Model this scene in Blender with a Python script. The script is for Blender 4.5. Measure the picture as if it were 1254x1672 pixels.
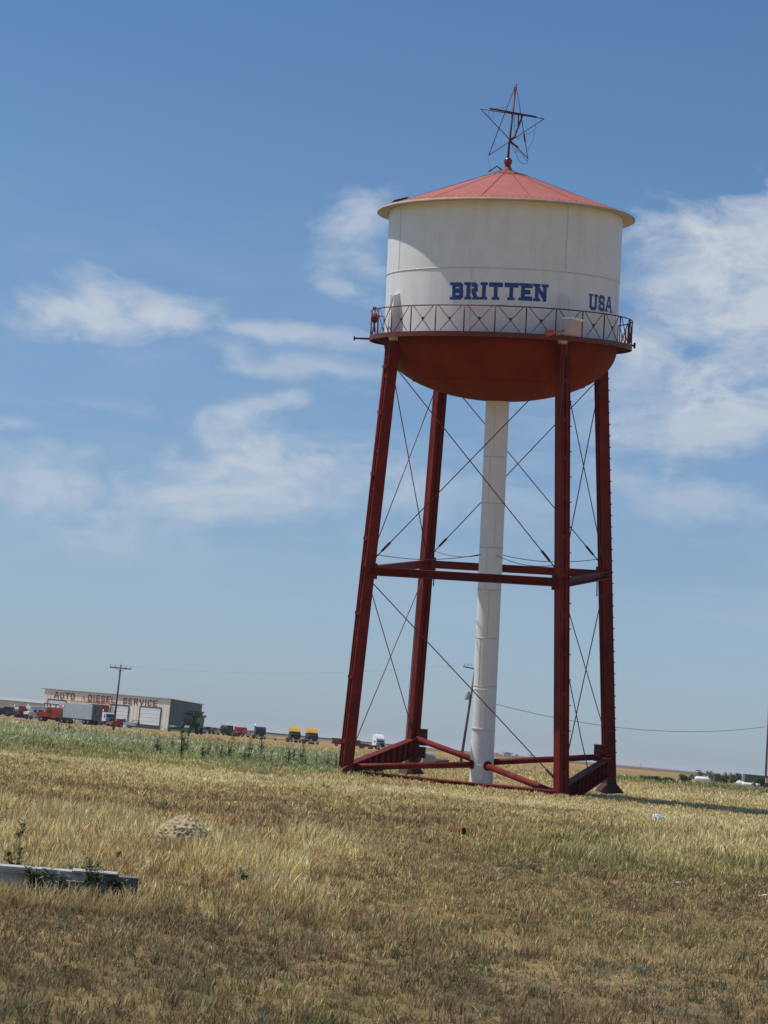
import bpy, math, random
import numpy as np
from mathutils import Vector, Matrix
random.seed(7); RNG=np.random.default_rng(11)
S=bpy.context.scene; COL=S.collection; PI=math.pi; R=math.radians
for o in list(bpy.data.objects): bpy.data.objects.remove(o)

# ------------------------------------------------------------------ camera
F_PX=3122.87; PITCH=.11982; ROLL=.09048; EYE=1.7; IW,IH=1254,1672
FW=Vector((0,math.cos(PITCH),math.sin(PITCH))); U0=Vector((0,-math.sin(PITCH),math.cos(PITCH)))
RT=Vector((1,0,0))*math.cos(ROLL)+U0*math.sin(ROLL); UP=U0*math.cos(ROLL)-Vector((1,0,0))*math.sin(ROLL)
cd=bpy.data.cameras.new('camera'); cam=bpy.data.objects.new('camera',cd); COL.objects.link(cam)
cd.sensor_fit='HORIZONTAL'; cd.sensor_width=36; cd.lens=36*F_PX/IW; cd.clip_start=.1; cd.clip_end=60000
m=Matrix.Identity(4)
for i in range(3): m[i][0]=RT[i]; m[i][1]=UP[i]; m[i][2]=-FW[i]
m[0][3],m[1][3],m[2][3]=0,0,EYE
cam.matrix_world=m; S.camera=cam
S.render.resolution_x=768; S.render.resolution_y=1024
def ray(u,v): return (FW+RT*((u-627)/F_PX)+UP*((836-v)/F_PX)).normalized()
def ground(u,v,z=0):
    d=ray(u,v); t=(z-EYE)/d.z; return Vector((d.x*t,d.y*t,z))
def atY(u,v,Y):
    d=ray(u,v); t=Y/d.y; return Vector((d.x*t,Y,EYE+d.z*t))
def hor(u):          # picture height of the horizon at column u
    return 836+F_PX*math.tan(PITCH)/math.cos(ROLL)+(u-627)*math.tan(ROLL)
def gx(u,Y):         # ground point in column u at distance Y
    v=hor(u)+EYE*F_PX/Y/math.cos(ROLL); p=atY(u,v,Y); return Vector((p.x,Y,0))

# ------------------------------------------------------------------ sun, sky, exposure
SUN_AZ=R(92); SUN_EL=R(63)      # azimuth measured from towards-the-camera round to the left
SD=Vector((-math.sin(SUN_AZ)*math.cos(SUN_EL),-math.cos(SUN_AZ)*math.cos(SUN_EL),math.sin(SUN_EL)))
sl=bpy.data.lights.new('sun','SUN'); sl.energy=5.0; sl.angle=R(.53); sl.color=(1,.955,.88)
so=bpy.data.objects.new('sun',sl); COL.objects.link(so); so.rotation_euler=SD.to_track_quat('Z','Y').to_euler()
S.view_settings.view_transform='Standard'; S.view_settings.look='None'; S.view_settings.gamma=1; S.view_settings.exposure=-.19
W=bpy.data.worlds.new('World'); S.world=W; W.use_nodes=True
nt=W.node_tree; nt.nodes.clear()
def N(t,**k):
    n=nt.nodes.new(t)
    for a,b in k.items(): setattr(n,a,b)
    return n
def link(a,b): nt.links.new(a,b)
def vmath(op,a,b=None):
    n=N('ShaderNodeVectorMath',operation=op)
    for i,x in enumerate((a,b)):
        if x is None: continue
        if isinstance(x,(tuple,list,Vector)): n.inputs[i].default_value=tuple(x)
        else: link(x,n.inputs[i])
    return n.outputs['Value'] if op in('DOT_PRODUCT','LENGTH') else n.outputs['Vector']
def fmath(op,a,b=None,c=None,clamp=False):
    n=N('ShaderNodeMath',operation=op); n.use_clamp=clamp
    for i,x in enumerate((a,b,c)):
        if x is None: continue
        if isinstance(x,(int,float)): n.inputs[i].default_value=x
        else: link(x,n.inputs[i])
    return n.outputs[0]
sky=N('ShaderNodeTexSky'); sky.sky_type='NISHITA'; sky.sun_disc=False
sky.sun_elevation=SUN_EL; sky.sun_rotation=math.atan2(SD.x,SD.y); sky.air_density=1.0; sky.dust_density=.6; sky.ozone_density=2.2; sky.altitude=1000
hs=N('ShaderNodeHueSaturation'); hs.inputs['Saturation'].default_value=.92; link(sky.outputs[0],hs.inputs['Color'])
skytint=N('ShaderNodeMix',data_type='RGBA',blend_type='MULTIPLY'); skytint.inputs[0].default_value=1
link(hs.outputs[0],skytint.inputs[6])
zs=N('ShaderNodeSeparateXYZ'); tc0=N('ShaderNodeTexCoord'); link(tc0.outputs['Generated'],zs.inputs[0])
ramp=N('ShaderNodeValToRGB'); link(zs.outputs[2],ramp.inputs[0]); link(ramp.outputs[0],skytint.inputs[7])
e_=ramp.color_ramp.elements; e_[0].position=0; e_[0].color=(.58,.74,1.06,1); e_[1].position=.40; e_[1].color=(.70,1.0,1.26,1)
for p_,c_ in ((.08,(.82,.90,1.03,1)),(.25,(.86,1.10,1.24,1)),(.9,(.75,.95,1.15,1))):
    q_=e_.new(p_); q_.color=c_
tc=N('ShaderNodeTexCoord'); D=tc.outputs['Generated']
# cloud texture, stretched along the horizon
mp=vmath('MULTIPLY',D,(1,1,1.9))
wn=N('ShaderNodeTexNoise'); wn.inputs['Scale'].default_value=9; wn.inputs['Detail'].default_value=3; link(mp,wn.inputs['Vector'])
wv=vmath('SUBTRACT',wn.outputs['Color'],(.5,.5,.5)); wv=vmath('MULTIPLY',wv,(.085,.085,.06)); wp=vmath('ADD',mp,wv)
n1=N('ShaderNodeTexNoise'); n1.inputs['Scale'].default_value=13; n1.inputs['Detail'].default_value=12; n1.inputs['Roughness'].default_value=.58; link(wp,n1.inputs['Vector'])
n2=N('ShaderNodeTexNoise'); n2.inputs['Scale'].default_value=46; n2.inputs['Detail'].default_value=9; n2.inputs['Roughness'].default_value=.62; link(wp,n2.inputs['Vector'])
nz=fmath('SUBTRACT',n1.outputs[0],.5); nz2=fmath('SUBTRACT',n2.outputs[0],.5)
Dw=vmath('ADD',D,vmath('MULTIPLY',wv,(.35,.35,.35)))
def blob(u,v,ru,rv,tilt,amp,hard=1.0):
    """one cloud bank: centre direction, half sizes (radians*F), tilt, opacity"""
    c=ray(u,v); a=ray(u+math.cos(R(tilt))*10,v+math.sin(R(tilt))*10)-ray(u,v); a.normalize()
    b=c.cross(a).normalized()
    x=fmath('SUBTRACT',vmath('DOT_PRODUCT',Dw,tuple(a*(F_PX/ru))),float(c.dot(a)*F_PX/ru))
    y=fmath('SUBTRACT',vmath('DOT_PRODUCT',Dw,tuple(b*(F_PX/rv))),float(c.dot(b)*F_PX/rv))
    r=fmath('SQRT',fmath('ADD',fmath('MULTIPLY',x,x),fmath('MULTIPLY',y,y)))
    e=fmath('SUBTRACT',1.0,r)                    # 1 centre, 0 rim
    e=fmath('ADD',e,fmath('MULTIPLY',nz,2.7/hard)); e=fmath('ADD',e,fmath('MULTIPLY',nz2,1.15/hard))
    e=fmath('MULTIPLY',e,1.15*hard,clamp=True)
    e=fmath('MULTIPLY',fmath('POWER',e,1.25),amp)
    return e
CL=[(585,372,95,88,25,.62),(560,330,50,45,10,.35),(545,470,35,12,0,.3),
    (1230,500,270,165,24,.88,1.3),(1090,480,150,130,40,.60,1.2),(1300,420,170,100,0,.5,1.2),(1160,700,240,70,-10,.55,1.1),(1110,815,150,42,5,.36),(1060,600,130,80,0,.42),
    (150,512,210,34,8,.58),(160,482,60,40,40,.62),(60,520,95,36,0,.55),(250,500,70,40,25,.5),(455,545,140,17,6,.5),(310,520,60,30,0,.45),
    (500,602,180,17,1,.42),(385,580,50,22,30,.35),(405,665,120,22,-10,.46),
    (30,690,75,22,6,.38),(290,800,230,110,-14,.56),(275,735,50,48,0,.42),(450,800,210,70,-6,.56),(60,780,190,95,0,.52),(350,910,120,26,0,.24),
    (780,820,200,55,0,.30),(600,870,110,40,0,.2),(1000,770,90,50,0,.22),(420,740,50,28,0,.3),
    # banks outside the picture, so that the sky stays believable from the side
    (-420,620,260,90,-5,.5),(-500,350,200,120,10,.6),(1750,600,260,160,0,.7),(1700,250,200,80,10,.5),(2300,500,300,150,0,.6)]
tot=None
for c in CL:
    e=blob(*c); tot=e if tot is None else fmath('SUBTRACT',fmath('ADD',tot,e),fmath('MULTIPLY',tot,e))
# thin veil all over the lower sky
z=N('ShaderNodeSeparateXYZ'); link(D,z.inputs[0])
veil=fmath('MULTIPLY',fmath('MULTIPLY',fmath('ADD',fmath('MULTIPLY',nz,1.3),.10,clamp=True),.30),fmath('MULTIPLY',fmath('SUBTRACT',.30,z.outputs[2]),6,clamp=True))
ms=N('ShaderNodeTexNoise'); ms.inputs['Scale'].default_value=7; ms.inputs['Detail'].default_value=10; ms.inputs['Roughness'].default_value=.62
link(vmath('MULTIPLY',vmath('ADD',Dw,(0,0,0)),(1,1,5.5)),ms.inputs['Vector'])
cir=fmath('MULTIPLY',fmath('MULTIPLY',fmath('SUBTRACT',ms.outputs[0],.50),3.2,clamp=True),fmath('MULTIPLY',fmath('SUBTRACT',.27,z.outputs[2]),9,clamp=True))
tot=fmath('ADD',tot,veil,clamp=True); tot=fmath('ADD',tot,fmath('MULTIPLY',cir,.40),clamp=True)
tot=fmath('MULTIPLY',tot,fmath('MULTIPLY',fmath('ADD',z.outputs[2],-.035),9.0,clamp=True))
tot=fmath('MULTIPLY',tot,.86)
mx=N('ShaderNodeMix',data_type='RGBA'); link(tot,mx.inputs[0]); link(skytint.outputs[2],mx.inputs[6]); mx.inputs[7].default_value=(7.3,7.7,8.2,1)
bg=N('ShaderNodeBackground'); bg.inputs['Strength'].default_value=.10; link(mx.outputs[2],bg.inputs['Color'])
ow=N('ShaderNodeOutputWorld'); link(bg.outputs[0],ow.inputs['Surface'])
S.render.engine='CYCLES'

# ------------------------------------------------------------------ helpers
MAT={}
def mat(name,col,rough=.6,metal=0,var=.12,scale=3,bump=0,dirt=None,dirt_amt=.4,dirt_scale=1.5,streak=0,spec=.4):
    if name in MAT: return MAT[name]
    m=bpy.data.materials.new(name); m.use_nodes=True; t=m.node_tree; b=t.nodes['Principled BSDF']
    b.inputs['Roughness'].default_value=rough; b.inputs['Metallic'].default_value=metal; b.inputs['Specular IOR Level'].default_value=spec
    tcn=t.nodes.new('ShaderNodeTexCoord'); no=t.nodes.new('ShaderNodeTexNoise'); no.inputs['Scale'].default_value=scale; no.inputs['Detail'].default_value=8; no.inputs['Roughness'].default_value=.65
    t.links.new(tcn.outputs['Object'],no.inputs['Vector'])
    rp=t.nodes.new('ShaderNodeValToRGB'); rp.color_ramp.elements[0].position=.3; rp.color_ramp.elements[1].position=.7
    c=np.array(col); lo=np.clip(c*(1-var),0,1); hi=np.clip(c*(1+var),0,1)
    rp.color_ramp.elements[0].color=(*lo,1); rp.color_ramp.elements[1].color=(*hi,1)
    t.links.new(no.outputs[0],rp.inputs[0]); out=rp.outputs[0]
    if dirt is not None:
        mpn=t.nodes.new('ShaderNodeMapping'); t.links.new(tcn.outputs['Object'],mpn.inputs[0])
        mpn.inputs['Scale'].default_value=(1,1,.12) if streak else (1,1,1)
        n3=t.nodes.new('ShaderNodeTexNoise'); n3.inputs['Scale'].default_value=dirt_scale; n3.inputs['Detail'].default_value=9; n3.inputs['Roughness'].default_value=.7
        t.links.new(mpn.outputs[0],n3.inputs['Vector'])
        r3=t.nodes.new('ShaderNodeValToRGB'); r3.color_ramp.elements[0].position=.5; r3.color_ramp.elements[1].position=.78
        r3.color_ramp.elements[0].color=(0,0,0,1); r3.color_ramp.elements[1].color=(dirt_amt,)*3+(1,)
        t.links.new(n3.outputs[0],r3.inputs[0])
        mi=t.nodes.new('ShaderNodeMix'); mi.data_type='RGBA'; t.links.new(r3.outputs[0],mi.inputs[0]); t.links.new(out,mi.inputs[6]); mi.inputs[7].default_value=(*dirt,1); out=mi.outputs[2]
    t.links.new(out,b.inputs['Base Color'])
    if bump:
        bn=t.nodes.new('ShaderNodeBump'); bn.inputs['Strength'].default_value=bump; bn.inputs['Distance'].default_value=.02
        t.links.new(no.outputs[0],bn.inputs['Height']); t.links.new(bn.outputs[0],b.inputs['Normal'])
    MAT[name]=m; return m
def glassm(name='dark window glass',c=(.02,.03,.035)):
    if name in MAT: return MAT[name]
    m=mat(name,c,rough=.12,var=.1,spec=.6); return m

class MB:
    def __init__(s): s.v=[]; s.f=[]; s.sm=[]
    def add(s,vs,fs,smooth=False):
        o=len(s.v); s.v+= [tuple(v) for v in vs]; s.f+=[[i+o for i in f] for f in fs]; s.sm+=[smooth]*len(fs); return s
    def box(s,x0,x1,y0,y1,z0,z1,M=None):
        vs=[Vector(p) for p in ((x0,y0,z0),(x1,y0,z0),(x1,y1,z0),(x0,y1,z0),(x0,y0,z1),(x1,y0,z1),(x1,y1,z1),(x0,y1,z1))]
        if M is not None: vs=[M@v for v in vs]
        return s.add(vs,[(3,2,1,0),(4,5,6,7),(0,1,5,4),(1,2,6,5),(2,3,7,6),(3,0,4,7)])
    def prism(s,prof,y0,y1,M=None,inset=0):
        """profile in xz, extruded along y"""
        n=len(prof); vs=[Vector((x,y0,z)) for x,z in prof]+[Vector((x,y1,z)) for x,z in prof]
        if M is not None: vs=[M@v for v in vs]
        fs=[tuple(range(n)),tuple(range(2*n-1,n-1,-1))]+[(i,i+n,(i+1)%n+n,(i+1)%n) for i in range(n)]
        return s.add(vs,fs)
    def beam(s,a,b,w,h,up=(0,0,1),shift=(0,0)):
        a=Vector(a);b=Vector(b); d=(b-a); L=d.length; d=d/L; upv=Vector(up); r=d.cross(upv)
        if r.length<1e-4: r=d.cross(Vector((1,0,0)))
        r.normalize(); u=r.cross(d).normalized()
        M=Matrix(((d.x,r.x,u.x,a.x),(d.y,r.y,u.y,a.y),(d.z,r.z,u.z,a.z),(0,0,0,1)))
        return s.box(0,L,-w/2+shift[0],w/2+shift[0],-h/2+shift[1],h/2+shift[1],M)
    def tube(s,pts,r,n=8,cap=True):
        pts=[Vector(p) for p in pts]; rs=r if isinstance(r,(list,tuple)) else [r]*len(pts)
        vs=[];prev=None
        for i,p in enumerate(pts):
            d=(pts[min(i+1,len(pts)-1)]-pts[max(i-1,0)]).normalized()
            if prev is None:
                a=d.cross(Vector((0,0,1)));  a=a if a.length>.05 else d.cross(Vector((1,0,0)))
            else: a=prev-d*prev.dot(d)
            a.normalize(); prev=a; b=d.cross(a)
            vs+=[p+(a*math.cos(2*PI*k/n)+b*math.sin(2*PI*k/n))*rs[i] for k in range(n)]
        fs=[(i*n+k,i*n+(k+1)%n,(i+1)*n+(k+1)%n,(i+1)*n+k) for i in range(len(pts)-1) for k in range(n)]
        s.add(vs,fs,True)
        if cap:
            o=len(s.v)-len(vs); s.f+=[[o+k for k in range(n)][::-1],[o+(len(pts)-1)*n+k for k in range(n)]]; s.sm+=[False,False]
        return s
    def lathe(s,prof,n=48,M=None,smooth=True,a0=0,a1=2*PI):
        full=abs(a1-a0-2*PI)<1e-6; cnt=n if full else n+1
        vs=[Vector((r*math.cos(a0+(a1-a0)*k/n),r*math.sin(a0+(a1-a0)*k/n),z)) for r,z in prof for k in range(cnt)]
        if M is not None: vs=[M@v for v in vs]
        fs=[]
        for i in range(len(prof)-1):
            for k in range(n):
                k2=(k+1)%cnt; fs.append((i*cnt+k,i*cnt+k2,(i+1)*cnt+k2,(i+1)*cnt+k))
        return s.add(vs,fs,smooth)
    def build(s,name,m,parent=None,loc=None):
        me=bpy.data.meshes.new(name); me.from_pydata(s.v,[],s.f); me.validate()
        if len(s.sm)==len(me.polygons): me.polygons.foreach_set('use_smooth',s.sm)
        o=bpy.data.objects.new(name,me); COL.objects.link(o)
        if isinstance(m,(list,tuple)):
            for x in m: me.materials.append(x)
        else: me.materials.append(m)
        if parent is not None: o.parent=parent
        if loc is not None: o.location=loc
        me.update(); return o
def tag(o,label=None,cat=None,group=None,kind=None):
    if label: o['label']=label
    if cat: o['category']=cat
    if group: o['group']=group
    if kind: o['kind']=kind
    return o
def empty(name,loc=(0,0,0),rz=0,label=None,cat=None,group=None):
    o=bpy.data.objects.new(name,None); COL.objects.link(o); o.location=loc; o.rotation_euler=(0,0,rz); o.empty_display_size=.3
    return tag(o,label,cat,group)
def copy_tree(o,parent=None):
    c=o.copy(); COL.objects.link(c)
    if parent is not None: c.parent=parent
    for ch in list(o.children): copy_tree(ch,c)
    return c
class TXT:
    """block letters built from strokes; grid units, height 1"""
    G={ # letter: (width, strokes[(x0,y0,x1,y1)...], serif feet [(x,y)...])
    'A':(.78,[(.0,0,.30,1),(.78,0,.48,1),(.28,1,.50,1),(.14,.34,.64,.34)],[(.0,0),(.78,0)]),
    'B':(.68,[(.08,0,.08,1),(.08,1,.50,1),(.08,.52,.50,.52),(.08,0,.52,0),(.50,1,.60,.88),(.60,.88,.60,.62),(.60,.62,.50,.52),(.50,.52,.64,.40),(.64,.40,.64,.12),(.64,.12,.52,0)],[(.04,0),(.04,1)]),
    'R':(.72,[(.08,0,.08,1),(.08,1,.50,1),(.08,.50,.50,.50),(.50,1,.62,.88),(.62,.88,.62,.62),(.62,.62,.50,.50),(.40,.50,.64,0)],[(.08,0),(.04,1),(.66,0)]),
    'I':(.20,[(.1,0,.1,1)],[(.1,0),(.1,1)]),
    'T':(.70,[(.35,0,.35,1),(0,1,.70,1)],[(.35,0)]),
    'E':(.62,[(.08,0,.08,1),(.08,1,.62,1),(.08,.5,.48,.5),(.08,0,.62,0)],[(.04,0),(.04,1)]),
    'N':(.74,[(.08,0,.08,1),(.66,0,.66,1),(.08,1,.66,0)],[(.08,0),(.06,1),(.66,1)]),
    'U':(.66,[(.06,1,.06,.14),(.06,.14,.18,0),(.18,0,.48,0),(.48,0,.60,.14),(.60,.14,.60,1)],[(.06,1),(.60,1)]),
    'S':(.62,[(.58,.80,.58,.88),(.58,.88,.46,1),(.46,1,.16,1),(.16,1,.04,.88),(.04,.88,.04,.64),(.04,.64,.16,.52),(.16,.52,.46,.50),(.46,.50,.58,.38),(.58,.38,.58,.12),(.58,.12,.46,0),(.46,0,.16,0),(.16,0,.04,.12),(.04,.12,.04,.22)],[]),
    'O':(.64,[(.04,.14,.04,.86),(.04,.86,.16,1),(.16,1,.48,1),(.48,1,.60,.86),(.60,.86,.60,.14),(.60,.14,.48,0),(.48,0,.16,0),(.16,0,.04,.14)],[]),
    'D':(.64,[(.04,0,.04,1),(.04,1,.48,1),(.48,1,.60,.86),(.60,.86,.60,.14),(.60,.14,.48,0),(.48,0,.04,0)],[]),
    'L':(.56,[(.04,0,.04,1),(.04,0,.56,0)],[]),
    'V':(.68,[(0,1,.34,0),(.68,1,.34,0)],[]),
    'C':(.60,[(.56,.80,.56,.86),(.56,.86,.44,1),(.44,1,.16,1),(.16,1,.04,.86),(.04,.86,.04,.14),(.04,.14,.16,0),(.16,0,.44,0),(.44,0,.56,.14),(.56,.14,.56,.22)],[]),
    '&':(.60,[(.58,.0,.14,.74),(.14,.74,.16,.94),(.16,.94,.30,1),(.30,1,.40,.88),(.40,.88,.36,.70),(.36,.70,.06,.34),(.06,.34,.06,.10),(.06,.10,.20,0),(.20,0,.36,.04),(.36,.04,.56,.40)],[])}
    @staticmethod
    def quads(ch,th,serif,sx=1):
        w,st,sf=TXT.G[ch]; out=[]
        y=lambda v: th/2+v*(1-th)
        for (x0,y0,x1,y1) in st:
            a=Vector((x0*sx,y(y0))); b=Vector((x1*sx,y(y1))); d=(b-a)
            if d.length<1e-6: continue
            d=d.normalized(); n=Vector((-d.y,d.x))*th/2; e=d*th*(.42 if (abs(d.x)>.05 and abs(d.y)>.05) else .5)
            q=[a-e-n,b+e-n,b+e+n,a-e+n]
            q=[Vector((p.x,min(1,max(0,p.y)))) for p in q]; out.append(q)
        if serif:
            s2=th*.62
            for (x0,y0) in sf:
                yy=(0,s2) if y0==0 else (1-s2,1)
                out.append([Vector((x0*sx-th*.98,yy[0])),Vector((x0*sx+th*.98,yy[0])),Vector((x0*sx+th*.98,yy[1])),Vector((x0*sx-th*.98,yy[1]))])
        return out
    @staticmethod
    def mesh(ch,th,serif,place,sx=1,nsub=4):
        """place(x,y,k)->3d point; k = small outward step per stroke"""
        mb=MB()
        for k,q in enumerate(TXT.quads(ch,th,serif,sx)):
            vs=[]
            for i in range(nsub+1):
                t=i/nsub; b=q[0].lerp(q[1],t); tp=q[3].lerp(q[2],t); vs+=[place(b.x,b.y,k),place(tp.x,tp.y,k)]
            mb.add(vs,[(2*i,2*i+2,2*i+3,2*i+1) for i in range(nsub)])
        return mb

# ------------------------------------------------------------------ ground
def noise2(x,y,seed=0,octv=4,rough=.5):
    """smooth value noise on arrays"""
    x=np.asarray(x,float); y=np.asarray(y,float)
    out=np.zeros_like(x); amp=1; tot=0
    rg=np.random.default_rng(seed); tab=rg.random((256,256))
    for o in range(octv):
        xi=np.floor(x).astype(np.int64); yi=np.floor(y).astype(np.int64); fx=x-xi; fy=y-yi
        fx=fx*fx*(3-2*fx); fy=fy*fy*(3-2*fy)
        a=tab[xi%256,yi%256]; b=tab[(xi+1)%256,yi%256]; c=tab[xi%256,(yi+1)%256]; d=tab[(xi+1)%256,(yi+1)%256]
        out+=amp*((a*(1-fx)+b*fx)*(1-fy)+(c*(1-fx)+d*fx)*fy); tot+=amp
        amp*=rough; x=x*2.03+17.1; y=y*2.03+9.7
    return out/tot
def sstep(a,b,x):
    t=np.clip((x-a)/(b-a),0,1); return t*t*(3-2*t)
# picture-independent field layout: coordinates are metres (X to the right, Y away); s = X/Y keeps strips along the view of the road
GOLD=np.array((.41,.305,.15)); PALE=np.array((.58,.45,.225)); OLIVE=np.array((.20,.19,.075)); GREEN=np.array((.105,.145,.055)); GREY=np.array((.235,.25,.145)); BROWN=np.array((.215,.145,.08)); DIRT=np.array((.33,.245,.135)); TAN=np.array((.33,.26,.135)); PLOUGH=np.array((.185,.115,.07))
def lay(X,Y):
    """albedo of the grass, height, density at ground points"""
    X=np.asarray(X,float);Y=np.asarray(Y,float); 
    n1=noise2(X*.16+50,Y*.10+50,1); n2=noise2(X*.5+9,Y*.4+9,2); n3=noise2(X*1.7+5,Y*1.7+5,3); n4=noise2(X*.05+20,Y*.022+20,4)
    s=X/np.maximum(Y,1)
    wob=(n1-.5)*.5
    Yw=Y*(1+wob*.25)
    C=np.zeros(X.shape+(3,))+GOLD; H=np.full(X.shape,.15); K=np.ones(X.shape)
    def blend(c,w,h=None,k=None):
        nonlocal C,H,K
        w=np.clip(w,0,1); C=C*(1-w[...,None])+np.asarray(c)*w[...,None]
        if h is not None: H=H*(1-w)+h*w
        if k is not None: K=K*(1-w)+k*w
    # short, sparse, browner foreground
    fr=1-sstep(15.0,21.0,Yw+s*8)
    blend(TAN,fr,.085,.9)
    blend(OLIVE*1.25,fr*sstep(.46,.64,n2)*.62,.09,1.0)
    blend(GOLD*.95,fr*sstep(.50,.68,n3)*.5,.12,.95)
    blend(BROWN*1.05,fr*sstep(.52,.68,noise2(X*.45+7,Y*.6+3,18))*.45,.07,.8)
    bare=sstep(.01,.15,s+(n2-.5)*.22)*(1-sstep(14.5,20,Y))
    blend(DIRT,bare*.75,.055,.33)
    blend(DIRT,fr*sstep(.54,.64,noise2(X*.9,Y*.9+3,8))*.6,.05,.25)
    # taller golden stand, left and middle
    tall=sstep(17.5,20.5,Yw+s*10)*(1-sstep(30,38,Y))*(1-sstep(-.03,.05,s+(n1-.5)*.1))
    blend(PALE*.90,tall*.85,.19,1.3)
    blend(GOLD*.75,tall*sstep(.48,.60,n2)*.85,.13,1.2)
    blend(BROWN*1.2,tall*sstep(.52,.66,n3)*.55,.10,.8)
    blend(PALE,tall*sstep(.55,.66,noise2(X*.6+30,Y*.5+2,28))*.8,.33,1.3)
    # right middle: brown thin then smooth green-gold grass
    rm=sstep(16,20,Yw)*(1-sstep(30,36,Y))*sstep(-.02,.06,s+(n1-.5)*.1)
    blend(GOLD*.82,rm,.10,.95); blend(DIRT*.9,rm*sstep(.44,.60,n2)*.75,.06,.45); blend(OLIVE*.9,rm*sstep(.55,.65,n3)*.5,.09)
    rg=sstep(27,33,Y)*(1-sstep(47,55,Y))*sstep(.04,.09,s+(n1-.5)*.05)
    blend(OLIVE*1.15,rg*(.4+.5*sstep(.4,.6,n1)),.17,1.2)
    rgold=sstep(30,38,Y)*(1-sstep(62,75,Y))*sstep(.13,.17,s+(n1-.5)*.06)
    blend(PALE*.85,rgold*.75*sstep(.35,.55,n2),.32,1.2)
    mid=sstep(30,36,Y)*(1-sstep(48,56,Y))*(1-sstep(.03,.08,s))
    blend(GOLD*.95,mid*.7,.12); blend(BROWN*1.15,mid*sstep(.5,.6,noise2(X*.3+3,Y*.28+1,38))*.7,.13)
    # middle distance strips
    b1=sstep(48,53,Yw)*(1-sstep(60,66,Yw)); blend(OLIVE*1.2,b1*sstep(.38,.58,n4)*.7,.11)
    b2=sstep(60,66,Yw)*(1-sstep(74,80,Yw)); blend(PALE*.95,b2*.8,.12)
    b3=sstep(76,80,Yw)*(1-sstep(88,93,Yw))*(1-sstep(-.06,-.0,s)); blend(OLIVE*1.05,b3*.75,.17)
    b4=sstep(90,96,Yw)*(1-sstep(112,125,Yw))*(1-sstep(.0,.05,s)); blend(GREEN*1.5,b4*.7,.30); 
    b5=sstep(112,122,Yw)*(1-sstep(210,235,Yw))*(1-sstep(-.02,.02,s)); blend(GREY*1.25,b5*sstep(.30,.5,n1)*.85,.5)
    b6=sstep(160,200,Yw)*(1-sstep(300,340,Yw)); blend(PALE*.85,b6*.45,.4)
    b7=sstep(100,108,Yw)*(1-sstep(150,170,Yw))*sstep(.06,.12,s); blend(PALE*.9,b7*.6,.4)
    b8=sstep(190,210,Yw)*(1-sstep(235,250,Yw))*sstep(.1,.13,s); blend(GREEN*1.2,b8*.75,.5)
    far=sstep(330,420,Y); blend(GOLD*.95,far*.9,.3); 
    blend(BROWN*1.3,far*sstep(.5,.62,noise2(X*.006+3,Y*.012+8,6))*.7,.2)
    ppl=sstep(1000,1500,Y*(1+s*1.2)); blend(PLOUGH,ppl*.9,.1)
    lot=sstep(325,345,Y)*(1-sstep(440,470,Y))*(1-sstep(-.115,-.09,s)); blend(np.array((.30,.26,.20)),lot*.9,.05,.15)
    shade=1.0+(noise2(X*5,Y*5,44)-.5)*.5+(n3-.5)*.7+(n2-.5)*.6+(n1-.5)*.4
    C=C*shade[...,None]
    H=H*(.45+1.15*noise2(X*1.3+11,Y*1.0+3,71,3))
    return C,H,K
def zg(X,Y):
    """gentle unevenness of the field"""
    return .05*(noise2(np.asarray(X)*.35,np.asarray(Y)*.35,21)-.5)
ring=np.concatenate([np.linspace(.5,10,12),np.linspace(11,60,150),np.geomspace(61,600,150),np.geomspace(640,24000,50)])
angA=np.linspace(-14,14,181); angB=np.linspace(14,346,120)[1:-1]
ang=np.radians(np.concatenate([angA,angB])); na,nr=len(ang),len(ring)
Rr,Aa=np.meshgrid(ring,ang,indexing='ij'); GX=Rr*np.sin(Aa); GY=Rr*np.cos(Aa)
GZ=zg(GX,GY)*(1-sstep(200,500,Rr))-.0
Cg,_,_=lay(GX,np.where(GY<8,8,GY)); 
verts=np.stack([GX,GY,GZ],-1).reshape(-1,3); verts=np.vstack([verts,[[0,0,0]]])
idx=np.arange(nr*na).reshape(nr,na); nx=np.roll(idx,-1,1)
quads=np.stack([idx[:-1],nx[:-1],nx[1:],idx[1:]],-1).reshape(-1,4)
fs=quads.tolist()+[(nr*na,int(nx[0,k]),int(idx[0,k])) for k in range(na)]
me=bpy.data.meshes.new('ground'); me.from_pydata(verts.tolist(),[],fs); 
ca=me.color_attributes.new('tint','FLOAT_COLOR','POINT')
cc=np.ones((len(verts),4)); cc[:-1,:3]=Cg.reshape(-1,3); cc[-1,:3]=BROWN; ca.data.foreach_set('color',cc.ravel())
me.polygons.foreach_set('use_smooth',[True]*len(me.polygons))
gr=bpy.data.objects.new('ground',me); COL.objects.link(gr); tag(gr,kind='structure')
gm=bpy.data.materials.new('dry field soil'); gm.use_nodes=True; t=gm.node_tree; b=t.nodes['Principled BSDF']; b.inputs['Roughness'].default_value=.95; b.inputs['Specular IOR Level'].default_value=.1
at=t.nodes.new('ShaderNodeAttribute'); at.attribute_name='tint'
tcn=t.nodes.new('ShaderNodeTexCoord'); no=t.nodes.new('ShaderNodeTexNoise'); no.inputs['Scale'].default_value=5; no.inputs['Detail'].default_value=12; no.inputs['Roughness'].default_value=.75; t.links.new(tcn.outputs['Object'],no.inputs['Vector'])
rp=t.nodes.new('ShaderNodeValToRGB'); rp.color_ramp.elements[0].position=.3; rp.color_ramp.elements[1].position=.72; rp.color_ramp.elements[0].color=(.55,.52,.48,1); rp.color_ramp.elements[1].color=(1.0,.97,.93,1); t.links.new(no.outputs[0],rp.inputs[0])
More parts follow.
